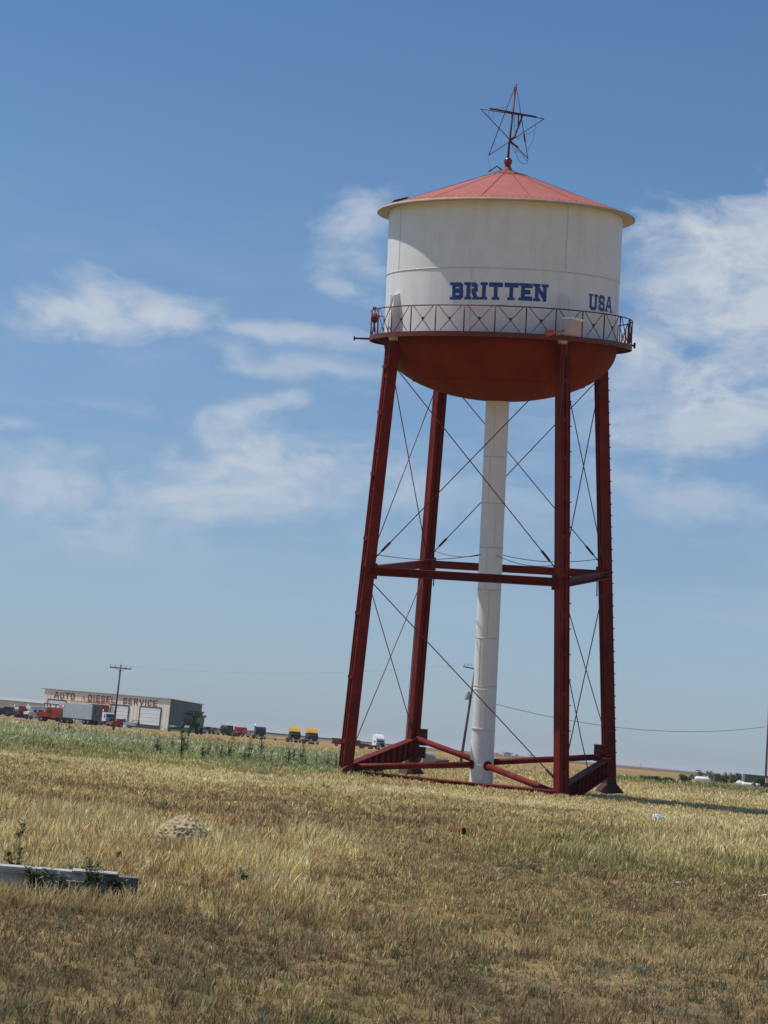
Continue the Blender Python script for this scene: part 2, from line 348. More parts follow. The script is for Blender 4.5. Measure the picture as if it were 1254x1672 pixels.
no2=t.nodes.new('ShaderNodeTexNoise'); no2.inputs['Scale'].default_value=.9; no2.inputs['Detail'].default_value=10; no2.inputs['Roughness'].default_value=.7; mpn=t.nodes.new('ShaderNodeMapping'); mpn.inputs['Scale'].default_value=(.25,1,1)
t.links.new(tcn.outputs['Object'],mpn.inputs[0]); t.links.new(mpn.outputs[0],no2.inputs['Vector'])
rp2=t.nodes.new('ShaderNodeValToRGB'); rp2.color_ramp.elements[0].position=.35; rp2.color_ramp.elements[1].position=.65; rp2.color_ramp.elements[0].color=(.7,.66,.6,1); rp2.color_ramp.elements[1].color=(1.1,1.08,1.0,1); t.links.new(no2.outputs[0],rp2.inputs[0])
m1=t.nodes.new('ShaderNodeMix'); m1.data_type='RGBA'; m1.blend_type='MULTIPLY'; m1.inputs[0].default_value=1; t.links.new(at.outputs['Color'],m1.inputs[6]); t.links.new(rp.outputs[0],m1.inputs[7])
m2=t.nodes.new('ShaderNodeMix'); m2.data_type='RGBA'; m2.blend_type='MULTIPLY'; m2.inputs[0].default_value=1; t.links.new(m1.outputs[2],m2.inputs[6]); t.links.new(rp2.outputs[0],m2.inputs[7])
t.links.new(m2.outputs[2],b.inputs['Base Color'])
bn=t.nodes.new('ShaderNodeBump'); bn.inputs['Strength'].default_value=.8; bn.inputs['Distance'].default_value=.06; t.links.new(no.outputs[0],bn.inputs['Height']); t.links.new(bn.outputs[0],b.inputs['Normal'])
me.materials.append(gm)

# ------------------------------------------------------------------ grass (nobody could count it)
def grass_mat():
    m=bpy.data.materials.new('grass blades'); m.use_nodes=True; t=m.node_tree; t.nodes.clear()
    at=t.nodes.new('ShaderNodeAttribute'); at.attribute_name='tint'
    d=t.nodes.new('ShaderNodeBsdfDiffuse'); tr=t.nodes.new('ShaderNodeBsdfTranslucent'); mi=t.nodes.new('ShaderNodeMixShader'); mi.inputs[0].default_value=.34
    t.links.new(at.outputs['Color'],d.inputs[0]); t.links.new(at.outputs['Color'],tr.inputs[0]); t.links.new(d.outputs[0],mi.inputs[1]); t.links.new(tr.outputs[0],mi.inputs[2])
    o=t.nodes.new('ShaderNodeOutputMaterial'); t.links.new(mi.outputs[0],o.inputs[0]); return m
GM=grass_mat()
def blades(name,X,Y,H,Wd,Cl,lean=.35,head=True):
    """one mesh of many grass blades"""
    n=len(X); rg=RNG
    th=rg.random(n)*2*PI; fx,fy=np.cos(th),np.sin(th)
    # blades face roughly any way; lean direction slightly down-wind
    la=rg.normal(0,1,(n,2))*lean+np.array((lean*.15,-.02)); z0=zg(X,Y)-.02
    lv=np.array([0,.45,.80,1.0]); ww=np.array([.8,.75,1.25 if head else .55,.12])
    V=np.zeros((n,8,3),np.float32)
    for i,(l,w) in enumerate(zip(lv,ww)):
        cx=X+la[:,0]*H*l*l; cy=Y+la[:,1]*H*l*l; cz=z0+H*l*(1-.12*l*np.hypot(la[:,0],la[:,1]))
        V[:,2*i,0]=cx-fx*Wd*w/2; V[:,2*i,1]=cy-fy*Wd*w/2; V[:,2*i,2]=cz
        V[:,2*i+1,0]=cx+fx*Wd*w/2; V[:,2*i+1,1]=cy+fy*Wd*w/2; V[:,2*i+1,2]=cz
    me=bpy.data.meshes.new(name); me.vertices.add(n*8); me.vertices.foreach_set('co',V.ravel())
    q=np.array([[0,1,3,2],[2,3,5,4],[4,5,7,6]]); L=(q[None]+(np.arange(n)*8)[:,None,None]).astype(np.int32)
    me.loops.add(n*12); me.loops.foreach_set('vertex_index',L.ravel()); me.polygons.add(n*3)
    me.polygons.foreach_set('loop_start',np.arange(0,n*12,4,dtype=np.int32)); me.polygons.foreach_set('loop_total',np.full(n*3,4,np.int32)); me.update()
    ca=me.color_attributes.new('tint','FLOAT_COLOR','POINT'); cc=np.ones((n,8,4),np.float32); cc[:,:,:3]=Cl[:,None,:]
    if head: cc[:,4:,:3]=cc[:,4:,:3]*1.12+.02
    ca.data.foreach_set('color',cc.ravel())
    me.materials.append(GM); o=bpy.data.objects.new(name,me); COL.objects.link(o); return o
def scatter(y0,y1,dens,clump,side=.235):
    """clumped points in the wedge in front of the viewer"""
    area=side*(y1**2-y0**2); nc=int(area*dens/clump); 
    Y=np.sqrt(RNG.random(nc)*(y1**2-y0**2)+y0**2); X=(RNG.random(nc)*2-1)*side*Y
    k=RNG.poisson(clump,nc); Xr=np.repeat(X,k); Yr=np.repeat(Y,k); rad=np.repeat(RNG.uniform(.3,1,nc),k)*clump**.5/dens**.5*.55
    a=RNG.random(len(Xr))*2*PI; r=np.abs(RNG.normal(0,1,len(Xr)))*rad; cs=np.repeat(RNG.uniform(.65,1.25,nc),k); cl=np.repeat(RNG.normal(1,.14,nc),k)
    return Xr+r*np.cos(a),Yr+r*np.sin(a),cs,cl
def grass(name,y0,y1,dens,clump,w,hmul=1,lean=.35,head=True):
    X,Y,cs,cl=scatter(y0,y1,dens,clump); ok=(Y>y0*.97)&(Y<y1*1.03); X,Y,cs,cl=X[ok],Y[ok],cs[ok],cl[ok]
    C,H,K=lay(X,Y); C=C*1.42*(1+.22*sstep(45,60,Y)*(1-sstep(130,160,Y)))[:,None]*(1-(.30-.0*X/Y)*(1-sstep(15,22,Y)))[:,None]; keep=RNG.random(len(X))<K/1.4; X,Y,cs,cl,C,H=X[keep],Y[keep],cs[keep],cl[keep],C[keep],H[keep]  # nearest blades get a darker colour, painting in the shadow between them
    n=len(X); h=H*cs*RNG.uniform(.45,1.2,n)*hmul; v=(cl*RNG.uniform(.45,1.5,n)*np.where(RNG.random(n)<.12,1.35,1))[:,None]
    hue=RNG.normal(0,.06,n); C=np.clip(C*v*np.stack([1+hue,np.ones(n),1-hue],-1),.01,.9)
    u_=RNG.random(n); sel=np.repeat(0,n)
    for lo,hi,f in ((0,.08,(.55,.80,.52)),(.10,.20,(1.08,.78,.58)),(.20,.30,(1.0,1.08,1.25)),(.32,.46,(.42,.42,.45)),(.46,.56,(1.45,1.42,1.3))):
        k_=(u_>=lo)&(u_<hi); C[k_]=np.clip(C[k_]*np.array(f),.01,.85)
    wd=w*(Y/((y0+y1)/2))*RNG.uniform(.6,1.3,n)
    o=blades(name,X,Y,h,wd,C,lean,head)
    return tag(o,'dry golden and olive prairie grass covering the field','grass',kind='stuff')
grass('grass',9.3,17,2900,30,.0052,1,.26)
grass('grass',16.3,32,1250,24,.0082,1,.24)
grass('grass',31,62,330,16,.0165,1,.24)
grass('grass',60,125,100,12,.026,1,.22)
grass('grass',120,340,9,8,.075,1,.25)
def stalks(y0,y1,dens,w):
    """thin taller seed stalks standing out of the grass"""
    X,Y,cs,cl=scatter(y0,y1,dens,7); C,H,K=lay(X,Y); k=(RNG.random(len(X))<K/1.3)&(H>.15); X,Y,C,H=X[k],Y[k],C[k],H[k]; n=len(X)
    o=blades('grass',X,Y,np.minimum(H*RNG.uniform(1.2,2.0,n)+.05,.62),w*RNG.uniform(.6,1.3,n),np.clip(PALE*RNG.uniform(.7,1.35,(n,1)),0,.8),.22,True); return tag(o,'pale dry seed stalks standing above the field grass','grass',kind='stuff')
def forbs(name,y0,y1,nc,k,hh,w,cols,lean,label):
    Y=np.sqrt(RNG.random(nc)*(y1**2-y0**2)+y0**2); X=(RNG.random(nc)*2-1)*.235*Y; n=nc*k
    Xr=np.repeat(X,k)+RNG.normal(0,.05,n)*np.repeat(RNG.uniform(.4,2.0,nc),k); Yr=np.repeat(Y,k)+RNG.normal(0,.06,n)
    c=np.array(cols)[np.repeat(RNG.integers(0,len(cols),nc),k)]*RNG.uniform(.6,1.3,(n,1))
    return tag(blades(name,Xr,Yr,hh*np.repeat(RNG.uniform(.5,1.5,nc),k)*RNG.uniform(.5,1.2,n),w*RNG.uniform(.5,1.3,n),np.clip(c,0,.85),lean,False),label,'weeds',kind='stuff')
forbs('low_forbs',9.5,30,620,34,.09,.011,((.10,.13,.055),(.15,.17,.09),(.20,.21,.15),(.16,.11,.07)),.9,'low broad leaved green and grey weeds scattered between the dry grass')
forbs('low_forbs',30,70,700,22,.14,.022,((.13,.16,.07),(.18,.19,.10)),.7,'small green weeds scattered over the middle of the field')
forbs('fallen_stalks',9.5,32,1500,9,.06,.006,((.60,.50,.30),(.45,.36,.22)),2.8,'flattened pale dry stalks lying in the field')
forbs('dead_tufts',9.5,34,700,40,.12,.006,((.20,.15,.10),(.16,.12,.085),(.30,.20,.11)),.5,'dark dead grass tufts scattered in the dry field')
stalks(16,34,30,.006); stalks(33,70,6,.012)

pq=ground(-70,1480); pw=ground(225,1500); n=1500; tt=np.repeat(RNG.random(60),25); X=pq.x+(pw.x-pq.x)*tt+RNG.normal(0,.05,n); Y=pq.y+(pw.y-pq.y)*tt+RNG.normal(.15,.12,n)
tag(blades('grass',X,Y,RNG.uniform(.10,.30,n),np.full(n,.005),np.clip(PALE*RNG.uniform(.5,1.2,(n,1)),0,.8),.3),'golden tufts growing along the front of the beam','grass',kind='stuff')
pq=ground(300,1400); n=900; X=pq.x+RNG.normal(.05,.22,n); Y=pq.y-.30+RNG.normal(0,.10,n)
tag(blades('grass',X,Y,RNG.uniform(.12,.34,n),np.full(n,.0075),np.clip(PALE*RNG.uniform(.4,1.15,(n,1)),0,.8),.25),'tall straw grass growing against the concrete lump','grass',kind='stuff')
# ------------------------------------------------------------------ the leaning water tower
white=mat('weathered white tank paint',(.74,.75,.75),.5,var=.05,scale=1.2,dirt=(.42,.36,.27),dirt_amt=.32,dirt_scale=1.6,streak=1)
whitep=mat('white riser paint',(.76,.77,.78),.55,var=.06,scale=1.5,dirt=(.42,.38,.32),dirt_amt=.3,dirt_scale=1.2,streak=1)
seamm=mat('weld seam',(.60,.59,.56),.6,var=.2,scale=4)
red=mat('oxide red leg paint',(.155,.0155,.0115),.6,var=.38,scale=1.1,dirt=(.07,.016,.014),dirt_amt=.85,dirt_scale=1.6,streak=1,spec=.15)
redd=mat('dull red rail paint',(.135,.028,.022),.6,var=.25,scale=3)
roofm=mat('faded red roof paint',(.36,.118,.098),.8,var=.10,scale=1.0,spec=.2,dirt=(.30,.078,.06),dirt_amt=.35,dirt_scale=1.3)
bowlm=mat('rust red bowl paint',(.165,.020,.005),.8,spec=.12,var=.2,scale=.8,dirt=(.07,.012,.005),dirt_amt=.5,dirt_scale=.9)
blue=mat('blue lettering',(.014,.055,.26),.5,var=.15,scale=6,dirt=(.3,.33,.42),dirt_amt=.22,dirt_scale=5)
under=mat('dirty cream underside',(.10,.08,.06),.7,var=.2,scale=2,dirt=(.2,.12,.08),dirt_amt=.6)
dark=mat('dark steel wire',(.05,.03,.035),.6,var=.2)
rustd=mat('dark rusty steel',(.09,.035,.028),.75,var=.3,scale=4)
TX,TY,TZ0=6.00575,96.21959,.94578; tx,ty,yaw=-.04881,-.143,-.32654
zb,zm,zf,Rk,Re,ze,za,Rb,zbot,rp_=21.214,9.733,-1.514,5.769,6.357,27.417,29.77,6.486,18.25,.585
rb_,rt_=7.532,5.906
ax=Vector((tx,ty,1)).normalized(); e1=Vector((math.cos(yaw),math.sin(yaw),0)); e1=(e1-ax*e1.dot(ax)).normalized(); e2=ax.cross(e1)
TM=Matrix(((e1.x,e2.x,ax.x,TX),(e1.y,e2.y,ax.y,TY),(e1.z,e2.z,ax.z,TZ0),(0,0,0,1)))
tw=empty('water_tower'); tag(tw,'leaning water tower with red legs, white tank and rust red cone roof','water tower')
tw.matrix_world=TM; TMi=TM.inverted()
def cyl(r,a,z): return Vector((r*math.cos(a),r*math.sin(a),z))
# tank
tank=MB().lathe([(Rk,zb-.25),(Rk,24.25)],144).lathe([(Rk+.006,24.25),(Rk+.006,ze+.1)],144).build('tank_wall',white,tw)
s=MB()
s.lathe([(Rk+.004,24.215),(Rk+.022,24.225),(Rk+.022,24.265),(Rk+.004,24.275)],144)
for a in (-135.4,-44.4,45,135): s.box(0,.02,-.02,.02,24.28,ze,Matrix.Rotation(R(a),4,'Z')@Matrix.Translation((Rk+.001,0,0)))
for a in (-89.3,-1,90,-178): s.box(0,.018,-.02,.02,zb,24.2,Matrix.Rotation(R(a),4,'Z')@Matrix.Translation((Rk-.002,0,0)))
s.build('weld_seam',seamm,tank)
nb=20; bw=[(Rk*math.cos(t),zb-.25-(zb-.25-zbot)*math.sin(t)) for t in np.linspace(0,PI/2-.02,nb)]
bowl=MB().lathe(bw[::-1],128).lathe([(Rk+.008,zb-.27),(Rk+.012,zb-.101)],128).build('tank_bowl',bowlm,tw)
sb=MB()
for k in range(12):
    a=R(k*30+8); 
    for i in range(nb-2):
        r0,z0=bw[i];r1,z1=bw[i+1]; sb.beam(cyl(r0,a,z0),cyl(r1,a,z1),.05,.018,up=(math.cos(a),math.sin(a),0))
sb.lathe([(bw[9][0]+.012,bw[9][1]+.03),(bw[9][0]-.01,bw[9][1]-.04)],96)
sb.build('bowl_seam',bowlm,bowl)
# roof: sixteen flat gores, slightly dished, drip edge
prof=[(Re,ze),(Re-.05,ze+.045)]+[(Re*(1-t),ze+.045+(za-ze-.045)*(t**1.04)) for t in np.linspace(.03,.965,9)]
roof=MB().lathe(prof,96).lathe([(.24,za-.09),(.21,za+.05),(.12,za+.10)],24).build('roof',roofm,tw)
rs=MB()
for k in range(16):
    a=R(k*22.5+4)
    rs.beam(cyl(Re-.1,a,ze+.075),cyl(.3,a,za-.08),.03,.012)
rs.lathe([(1.05,za-.335),(1.05,za-.37),(1.12,za-.40)],48)
for k in range(120):
    a=R(k*3); c=cyl(Re-.28,a,ze+.165); rs.box(-.013,.013,-.013,.013,-.02,.012,Matrix.Translation(c))
rs.build('roof_seam',mat('roof seam paint',(.31,.095,.08),.6,var=.2),roof)
soff=MB().lathe([(Re,ze-.001),(Re-.02,ze-.05),(Rk+.01,ze-.02)],144).build('eave_underside',mat('cream eave paint',(.42,.37,.29),.7,var=.2,scale=2),roof)
lip=MB().lathe([(Re+.015,ze-.06),(Re+.015,ze+.02),(Re-.01,ze+.03)],144).build('drip_edge',MAT['cream eave paint'],roof)
h_=MB(); Mh=TMi@Matrix.Identity(4)
ha=R(-118-0); 
def roofz(r): return ze+.045+(za-ze-.045)*(1-r/Re)
hc=cyl(5.35,R(-152),roofz(5.35)+.10)
Mh=Matrix.Translation(hc)@Matrix.Rotation(R(-152),4,'Z')@Matrix.Rotation(R(16),4,'Y')
h_.box(-.36,.36,-.50,.50,-.04,-.01,Mh); h_.box(-.40,.40,-.54,.54,-.12,-.08,Mh)
h_.build('roof_hatch',rustd,roof)
h2=MB(); 
h2.tube([cyl(.3,R(200),za-.05),cyl(.55,R(200),za+.12),cyl(.95,R(205),za-.18)],.04,6); h2.build('roof_handle',redd,roof)
fin=MB().lathe([(.16,za-.02),(.15,za+.16),(.11,za+.2)],20).lathe([(.215*math.sin(t),za+.36-.215*math.cos(t)) for t in np.linspace(.3,PI-.02,14)],28).build('finial_ball',mat('glossy finial red',(.20,.03,.02),.25,var=.15,spec=.6),roof)
# star: lies in one upright plane turned a little from the road
apex=TM@Vector((0,0,za+.45)); nrm=Vector((math.sin(R(28)),-math.cos(R(28)),0))
def sp(u,v):
    d=ray(u,v); o=Vector((0,0,EYE)); tt=(apex-o).dot(nrm)/d.dot(nrm); return TMi@(o+d*tt)
star=MB(); P=dict(T=sp(842.5,137),L=sp(785,178),Rr=sp(888.5,194),BL=sp(798,253.5),BR=sp(862,259))
for a,b2 in (('T','BL'),('T','BR'),('L','Rr'),('L','BR'),('Rr','BL')): star.tube([P[a],P[b2]],.021,6)
starm=mat('dark maroon star tubing',(.085,.018,.02),.6); sto=star.build('rooftop_star',starm,tw)
MB().tube([Vector((0,0,za+.5)),sp(831,240),P['T']],[.06,.055,.05],8).build('star_mast',starm,sto)
MB().tube([sp(799.5,177),sp(875.5,191)],.048,8).build('star_crossbar',starm,sto)
MB().tube([sp(853,188),sp(846,208),sp(839.5,224),sp(832,230)],.05,6).tube([sp(846.5,188),sp(846,206)],.035,6).tube([sp(833,232),sp(846,240.5)],.045,6).tube([sp(855,216),sp(857.5,232)],.045,6).build('broken_neon_tube',starm,sto)
MB().tube([sp(*q) for q in ((875,204),(873,216),(871,228),(866,237),(862,246))],.010,5).build('loose_wire',dark,sto)
MB().tube([sp(*q) for q in ((843,236),(842,248),(847,262),(854,268),(861,266),(862,259))],.012,5).build('loose_wire',dark,sto)
MB().tube([sp(*q) for q in ((836,232),(838,243),(841,250),(845,246),(841,238),(846,241),(848,248),(853,252),(858,260),(861,264))],.012,5).build('loose_wire',dark,sto)
MB().tube([sp(*q) for q in ((841,186),(840,200),(841,213),(843,222),(846,228),(850,222))],.011,5).build('loose_wire',dark,sto)
MB().tube([sp(*q) for q in ((798,182),(799,190),(803,192),(806,184),(803,178),(812,177),(824,175),(829,172))],.009,5).build('loose_wire',dark,sto)
MB().tube([sp(*q) for q in ((858,218),(863,219),(868,215),(872,213))],.011,5).build('loose_wire',dark,sto)
MB().tube([sp(*q) for q in ((796,256),(800,270),(803,281))],.008,5).build('loose_wire',dark,sto)
# lettering
def wrap(a0,z0,hgt): 
    def f(x,y,k): return cyl(Rk+.008+k*.0012,a0+x*hgt/Rk,z0+y*hgt)
    return f
def word(txt,a0,a1,z0,z1,hgt,th,serif,sx,gap):
    ws=[TXT.G[c][0]*sx+(th*1.0 if serif else th*.4) for c in txt]; tot=sum(ws)+gap*(len(txt)-1); arc=(a1-a0)*Rk/hgt; k=arc/tot; x=0
    for c,w in zip(txt,ws):
        aa=a0+(x+th*.5)*k*hgt/Rk; zz=z0+(z1-z0)*(x/tot)
        o=TXT.mesh(c,th,serif,(lambda x_,y_,n_,aa=aa,zz=zz: cyl(Rk+.008+n_*.0012,aa+x_*k*hgt/Rk,zz+y_*hgt)),sx).build('letter',blue,tank); tag(o,'blue letter %s of the painted name'%c)
        x+=w+gap
word('BRITTEN',R(-99.2),R(-53.2),22.74,22.80,.81,.265,True,1.0,.11)
word('USA',R(-29.2),R(-8.2),22.62,22.66,.76,.215,True,1.0,.12)
# leg brackets on the shell (white) and legs
def leg_r(z): return rb_+(rt_-rb_)*z/zb
LA=[R(225),R(315),R(45),R(135)]
def LP(k,z,dr=0): return cyl(leg_r(z)+dr,LA[k],z)
legs=[]
for k in range(4):
    a=LA[k]; rad=Vector((math.cos(a),math.sin(a),0)); tan=Vector((-math.sin(a),math.cos(a),0))
    z0=-.75 if k>1 else -.95; z1=zb-.72
    lg=MB(); A=LP(k,z0); B=LP(k,z1+.35)
    d=(B-A).normalized(); nrad=(rad-d*rad.dot(d)).normalized()
    # two channels back to back with a narrow slot between, cover flanges
    for sgn in (-1,1):
        off=tan*sgn*.155
        lg.beam(A+off,B+off,.20,.44,up=nrad)                                    # web box
        lg.beam(A+tan*sgn*.245+nrad*.235,B+tan*sgn*.245+nrad*.235,.035,.06,up=nrad)  # flange lips
        lg.beam(A+tan*sgn*.245-nrad*.235,B+tan*sgn*.245-nrad*.235,.035,.06,up=nrad)
    lg.beam(A,B,.11,.30,up=nrad)
    # batten plates & rivets
    bt=lg; L_=(B-A).length
    for i in range(1,12):
        c=A+d*(L_*i/12)
        for sg in (-1,1): bt.beam(c-tan*.22+nrad*.228*sg-d*.09,c-tan*.22+nrad*.228*sg+d*.09,.02,.02,up=nrad)
        bt.beam(c+nrad*.232,c+nrad*.232+d*.20,.40,.012,up=nrad)
    L=lg.build('leg',red,tw); legs.append(L)
    # foot: flared shoe and base plate
    ft=MB(); zt=z0+.0; zbm=zf-(0 if k>1 else -.2)
    def ringp(z,w): 
        c=LP(k,z); return [c+rad*w+tan*w,c-rad*w+tan*w,c-rad*w-tan*w,c+rad*w-tan*w]
    vs=ringp(zt,.262)+ringp(zt-.30,.27)+ringp(zbm+.04,.53)+ringp(zbm,.53)
    ft.add(vs,[(i*4+j,i*4+(j+1)%4,(i+1)*4+(j+1)%4,(i+1)*4+j) for i in range(3) for j in range(4)]+[(3,2,1,0),(12,13,14,15)])
    ft.build('foot',rustd if k>1 else red,L)
    # white bracket up the tank side
    br=MB(); c0=cyl(Rk+.14,a,zb-1.15); 
    vs=[]
    for z,w,dd in ((zb-.42,.16,.26),(zb-.05,.20,.36),(zb+1.0,.20,.34),(zb+1.95,.17,.12)):
        for x_,y_ in ((-.02,-w),(dd,-w),(dd,w),(-.02,w)): vs.append(rad*(Rk+x_)+tan*y_+Vector((0,0,z)))
    br.add(vs,[(i*4+j,i*4+(j+1)%4,(i+1)*4+(j+1)%4,(i+1)*4+j) for i in range(3) for j in range(4)]+[(3,2,1,0),(12,13,14,15)])
    for sg in (-1,1): br.beam(rad*(Rk+.20)+tan*sg*.2+Vector((0,0,zb+.02)),rad*(Rk+.10)+tan*sg*.19+Vector((0,0,zb+1.85)),.03,.42,up=tuple(rad))
    br.build('leg_bracket',white,tank)
# conduit with clamps on the near left leg, step bolts on the far right leg, ladder on the far left leg
k=0;a=LA[0];rad=Vector((math.cos(a),math.sin(a),0));tan=Vector((-math.sin(a),math.cos(a),0))
cn=MB().tube([LP(0,.2)+rad*.30-tan*.1,LP(0,zb-1.1)+rad*.30-tan*.1],.045,8)
for z in (1.5,4.6,7.7,11.3,14.4,17.4,19.6): cn.beam(LP(0,z)+rad*.26-tan*.26,LP(0,z)+rad*.26+tan*.2,.09,.16)
cn.build('conduit',red,legs[0])
k=2;a=LA[2];rad=Vector((math.cos(a),math.sin(a),0));tan=Vector((-math.sin(a),math.cos(a),0))
for i in range(34):
    z=.6+i*.58; MB().tube([LP(2,z)+rad*.2-tan*.25,LP(2,z)+rad*.2-tan*.41],.022,6).tube([LP(2,z)+rad*.2-tan*.39,LP(2,z)+rad*.2-tan*.42],.035,6).build('step_bolt',redd,legs[2])
for i in range(16):
    z=.5+i*1.18; MB().tube([LP(1,z)+Vector((.25,.1,0)),LP(1,z)+Vector((.38,.22,0))],.03,6).build('step_bolt',redd,legs[1])
a=LA[3];rad=Vector((math.cos(a),math.sin(a),0));tan=Vector((-math.sin(a),math.cos(a),0))
ld=MB(); 
for sg in (-.16,.16): ld.tube([LP(3,-.2)+rad*.48+tan*sg*1.2,LP(3,zb-1)+rad*.42+tan*sg*1.2],.026,6)
for i in range(62):
    z=0+i*.32; ld.tube([LP(3,z)+rad*.47-tan*.19,LP(3,z)+rad*.47+tan*.19],.013,5)
for z in (1,4.4,7.8,11,14.4,17.8): ld.tube([LP(3,z)+rad*.2-tan*.19,LP(3,z)+rad*.47-tan*.19],.02,5).tube([LP(3,z)+rad*.2+tan*.19,LP(3,z)+rad*.47+tan*.19],.02,5)
ld.build('ladder',redd,tw)
# loose cable down the near right leg
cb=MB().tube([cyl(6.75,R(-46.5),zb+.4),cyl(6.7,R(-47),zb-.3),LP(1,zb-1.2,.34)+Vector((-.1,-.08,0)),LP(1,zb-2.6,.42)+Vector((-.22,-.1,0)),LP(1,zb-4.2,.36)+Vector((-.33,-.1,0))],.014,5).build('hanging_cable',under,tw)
# mid-height ring of channel struts
def channel(a,b,h,w,t=.03,up=(0,0,1)):
    mb=MB(); mb.beam(a,b,t,h,up=up,shift=(0,0))
    for sg in (-1,1): mb.beam(a,b,w,t,up=up,shift=(w/2-t/2+.002,sg*(h/2-t/2-.001)))
    return mb
pairs=[(0,1),(1,2),(2,3),(3,0)]
for a,b2 in pairs:
    A=LP(a,zm);B=LP(b2,zm); d=(B-A).normalized(); c=channel(A-d*.25,B+d*.25,.40,.30)
    c.beam(A-d*.25,B+d*.25,.05,.06,shift=(.28,-.17)); c.build('ring_strut',red,tw)
for k in range(4):
    for (a,b2) in [pr for pr in pairs if k in pr]:
        o_=b2 if a==k else a; d=(LP(o_,zm)-LP(k,zm)).normalized(); c=LP(k,zm)+d*.34
        MB().beam(c-Vector((0,0,.38)),c+Vector((0,0,.38)),.05,.30,up=tuple(d)).build('gusset_plate',rustd,legs[k])
# base beams: deep plate girders with stiffeners
def girder(a,b,h,w):
    mb=MB(); mb.beam(a,b,.03,h-.05); mb.beam(a,b,w,.04,shift=(0,h/2)); mb.beam(a,b,w,.04,shift=(0,-h/2))
    a=Vector(a);b=Vector(b); d=(b-a); n=int(d.length/.9)
    for i in range(1,n): 
        c=a+d*i/n; dd=d.normalized(); mb.beam(c-dd*.02,c+dd*.02,w*.86,h-.06)
    return mb
zbeam={0:.0,1:-.05,2:.0,3:.0}
girder(LP(0,-.24)+(LP(1,0)-LP(0,0)).normalized()*.26,LP(1,-.24)-(LP(1,0)-LP(0,0)).normalized()*.26,.62,.34).build('base_girder',red,tw)
d=(LP(0,0)-LP(3,0)).normalized(); girder(LP(3,-.12)+d*.0-rad*0,LP(0,-.12)-d*.26,.92,.42).build('base_girder',red,tw)
d=(LP(1,0)-LP(2,0)).normalized(); girder(LP(2,-.16)+d*.26,LP(1,-.16)-d*.26,.92,.42).build('base_girder',red,tw)
# stubs where the rear girder was cut away
for k,o_ in ((3,2),(2,3)):
    d=(LP(o_,0)-LP(k,0)).normalized(); c=LP(k,.45); st=MB()
    st.beam(c+d*.2,c+d*.78,.05,.84); st.beam(c+d*.2,c+d*.78,.30,.04,shift=(0,.43))
    if k==3: st.beam(LP(k,-.35)+d*.2,LP(k,-.35)+d*.75,.06,.6)
    so_=st.build('girder_stub',rustd,tw)
    for i in range(3):
        for j in range(2):
            q=c+d*(.34+.17*i)+Vector((0,0,-.12+.28*j)); MB().beam(q-d*.055,q+d*.055,.07,.12).build('bolt_plate',under,so_)
# four braces from the leg feet to the riser
for k,z in ((0,.25),(1,-.1),(2,.32),(3,.42)):
    a=LP(k,z); r_=Vector((math.cos(LA[k]),math.sin(LA[k]),0)); MB().tube([a-r_*.2,r_*(rp_+.01)+Vector((0,0,.15+(.1 if k in(2,3) else 0)))],.155,14).lathe([(.0,0),(.24,0),(.24,.05),(.0,.05)],16,M=Matrix.Translation(r_*(rp_-.02)+Vector((0,0,.17)))@r_.to_track_quat('Z','Y').to_matrix().to_4x4()).build('foot_brace',red,tw)
# riser pipe
rz=MB().lathe([(rp_,-1.75),(rp_,zbot+.5)],56); rz.lathe([(rp_+.03,zbot+.02),(rp_+.16,zbot+.28)],40); ri=rz.build('riser_pipe',whitep,tw)
for z in (1.9,4.1,6.5,8.9,11.0,13.2,15.5): MB().lathe([(rp_+.002,z-.03),(rp_+.012,z-.02),(rp_+.012,z+.02),(rp_+.002,z+.03)],56).build('pipe_seam',seamm,ri)
for a,z0,z1 in ((-95,8.9,11),(-60,11,13.2),(-100,13.2,15.5),(-75,6.5,8.9),(-110,4.1,6.5),(-85,15.5,18)): MB().box(0,.012,-.014,.014,z0+.03,z1-.03,Matrix.Rotation(R(a),4,'Z')@Matrix.Translation((rp_,0,0))).build('pipe_seam',seamm,ri)
for (a0,a1,z0,z1) in ((-150,-72,1.95,4.0),(-160,-68,-1.2,.25)):
    n=12; pn=MB()
    pn.lathe([(rp_+.014,z0),(rp_+.014,z1)],n,a0=R(a0),a1=R(a1))
    for i in range(int((z1-z0)/.09)): 
        for a in (a0+3,a1-3): pn.box(-.0,.03,-.014,.014,-.014,.014,Matrix.Rotation(R(a),4,'Z')@Matrix.Translation((rp_+.014,0,z0+.05+i*.09)))
    for i in range(18):
        for z in (z0+.05,z1-.05): pn.box(-.0,.03,-.014,.014,-.014,.014,Matrix.Rotation(R(a0+(a1-a0)*i/17),4,'Z')@Matrix.Translation((rp_+.014,0,z)))
    pn.build('riveted_patch',mat('patch white',(.80,.80,.79),.5,var=.05),ri)
# tie rods
def rod(a,za_,b,zb_,tb=.86,r=.026,ina=0,lab=None):
    A=LP(a,za_);B=LP(b,zb_); d=(B-A).normalized(); A=A+d*.3; B=B-d*.35
    o=MB().tube([A,B],r,6).build('tie_rod',redd,tw)
    c=A.lerp(B,tb); MB().tube([c-d*.34,c-d*.26,c+d*.26,c+d*.34],[.03,.062,.062,.03],6).build('turnbuckle',rustd,o)
    c=B; MB().beam(c-d*.3,c,.10,.05).build('clevis',rustd,o)
    return o
up0=zb-1.35
for a,b2 in pairs: rod(a,up0,b2,zm+.28,.93); rod(b2,up0,a,zm+.28,.93)
rod(0,zm-.3,1,.35,.97); rod(0,zm-.3,3,.6,.96); rod(3,zm-.3,0,.4,.96); rod(1,zm-.3,2,.9,.96); rod(2,zm-.3,1,.4,.96)
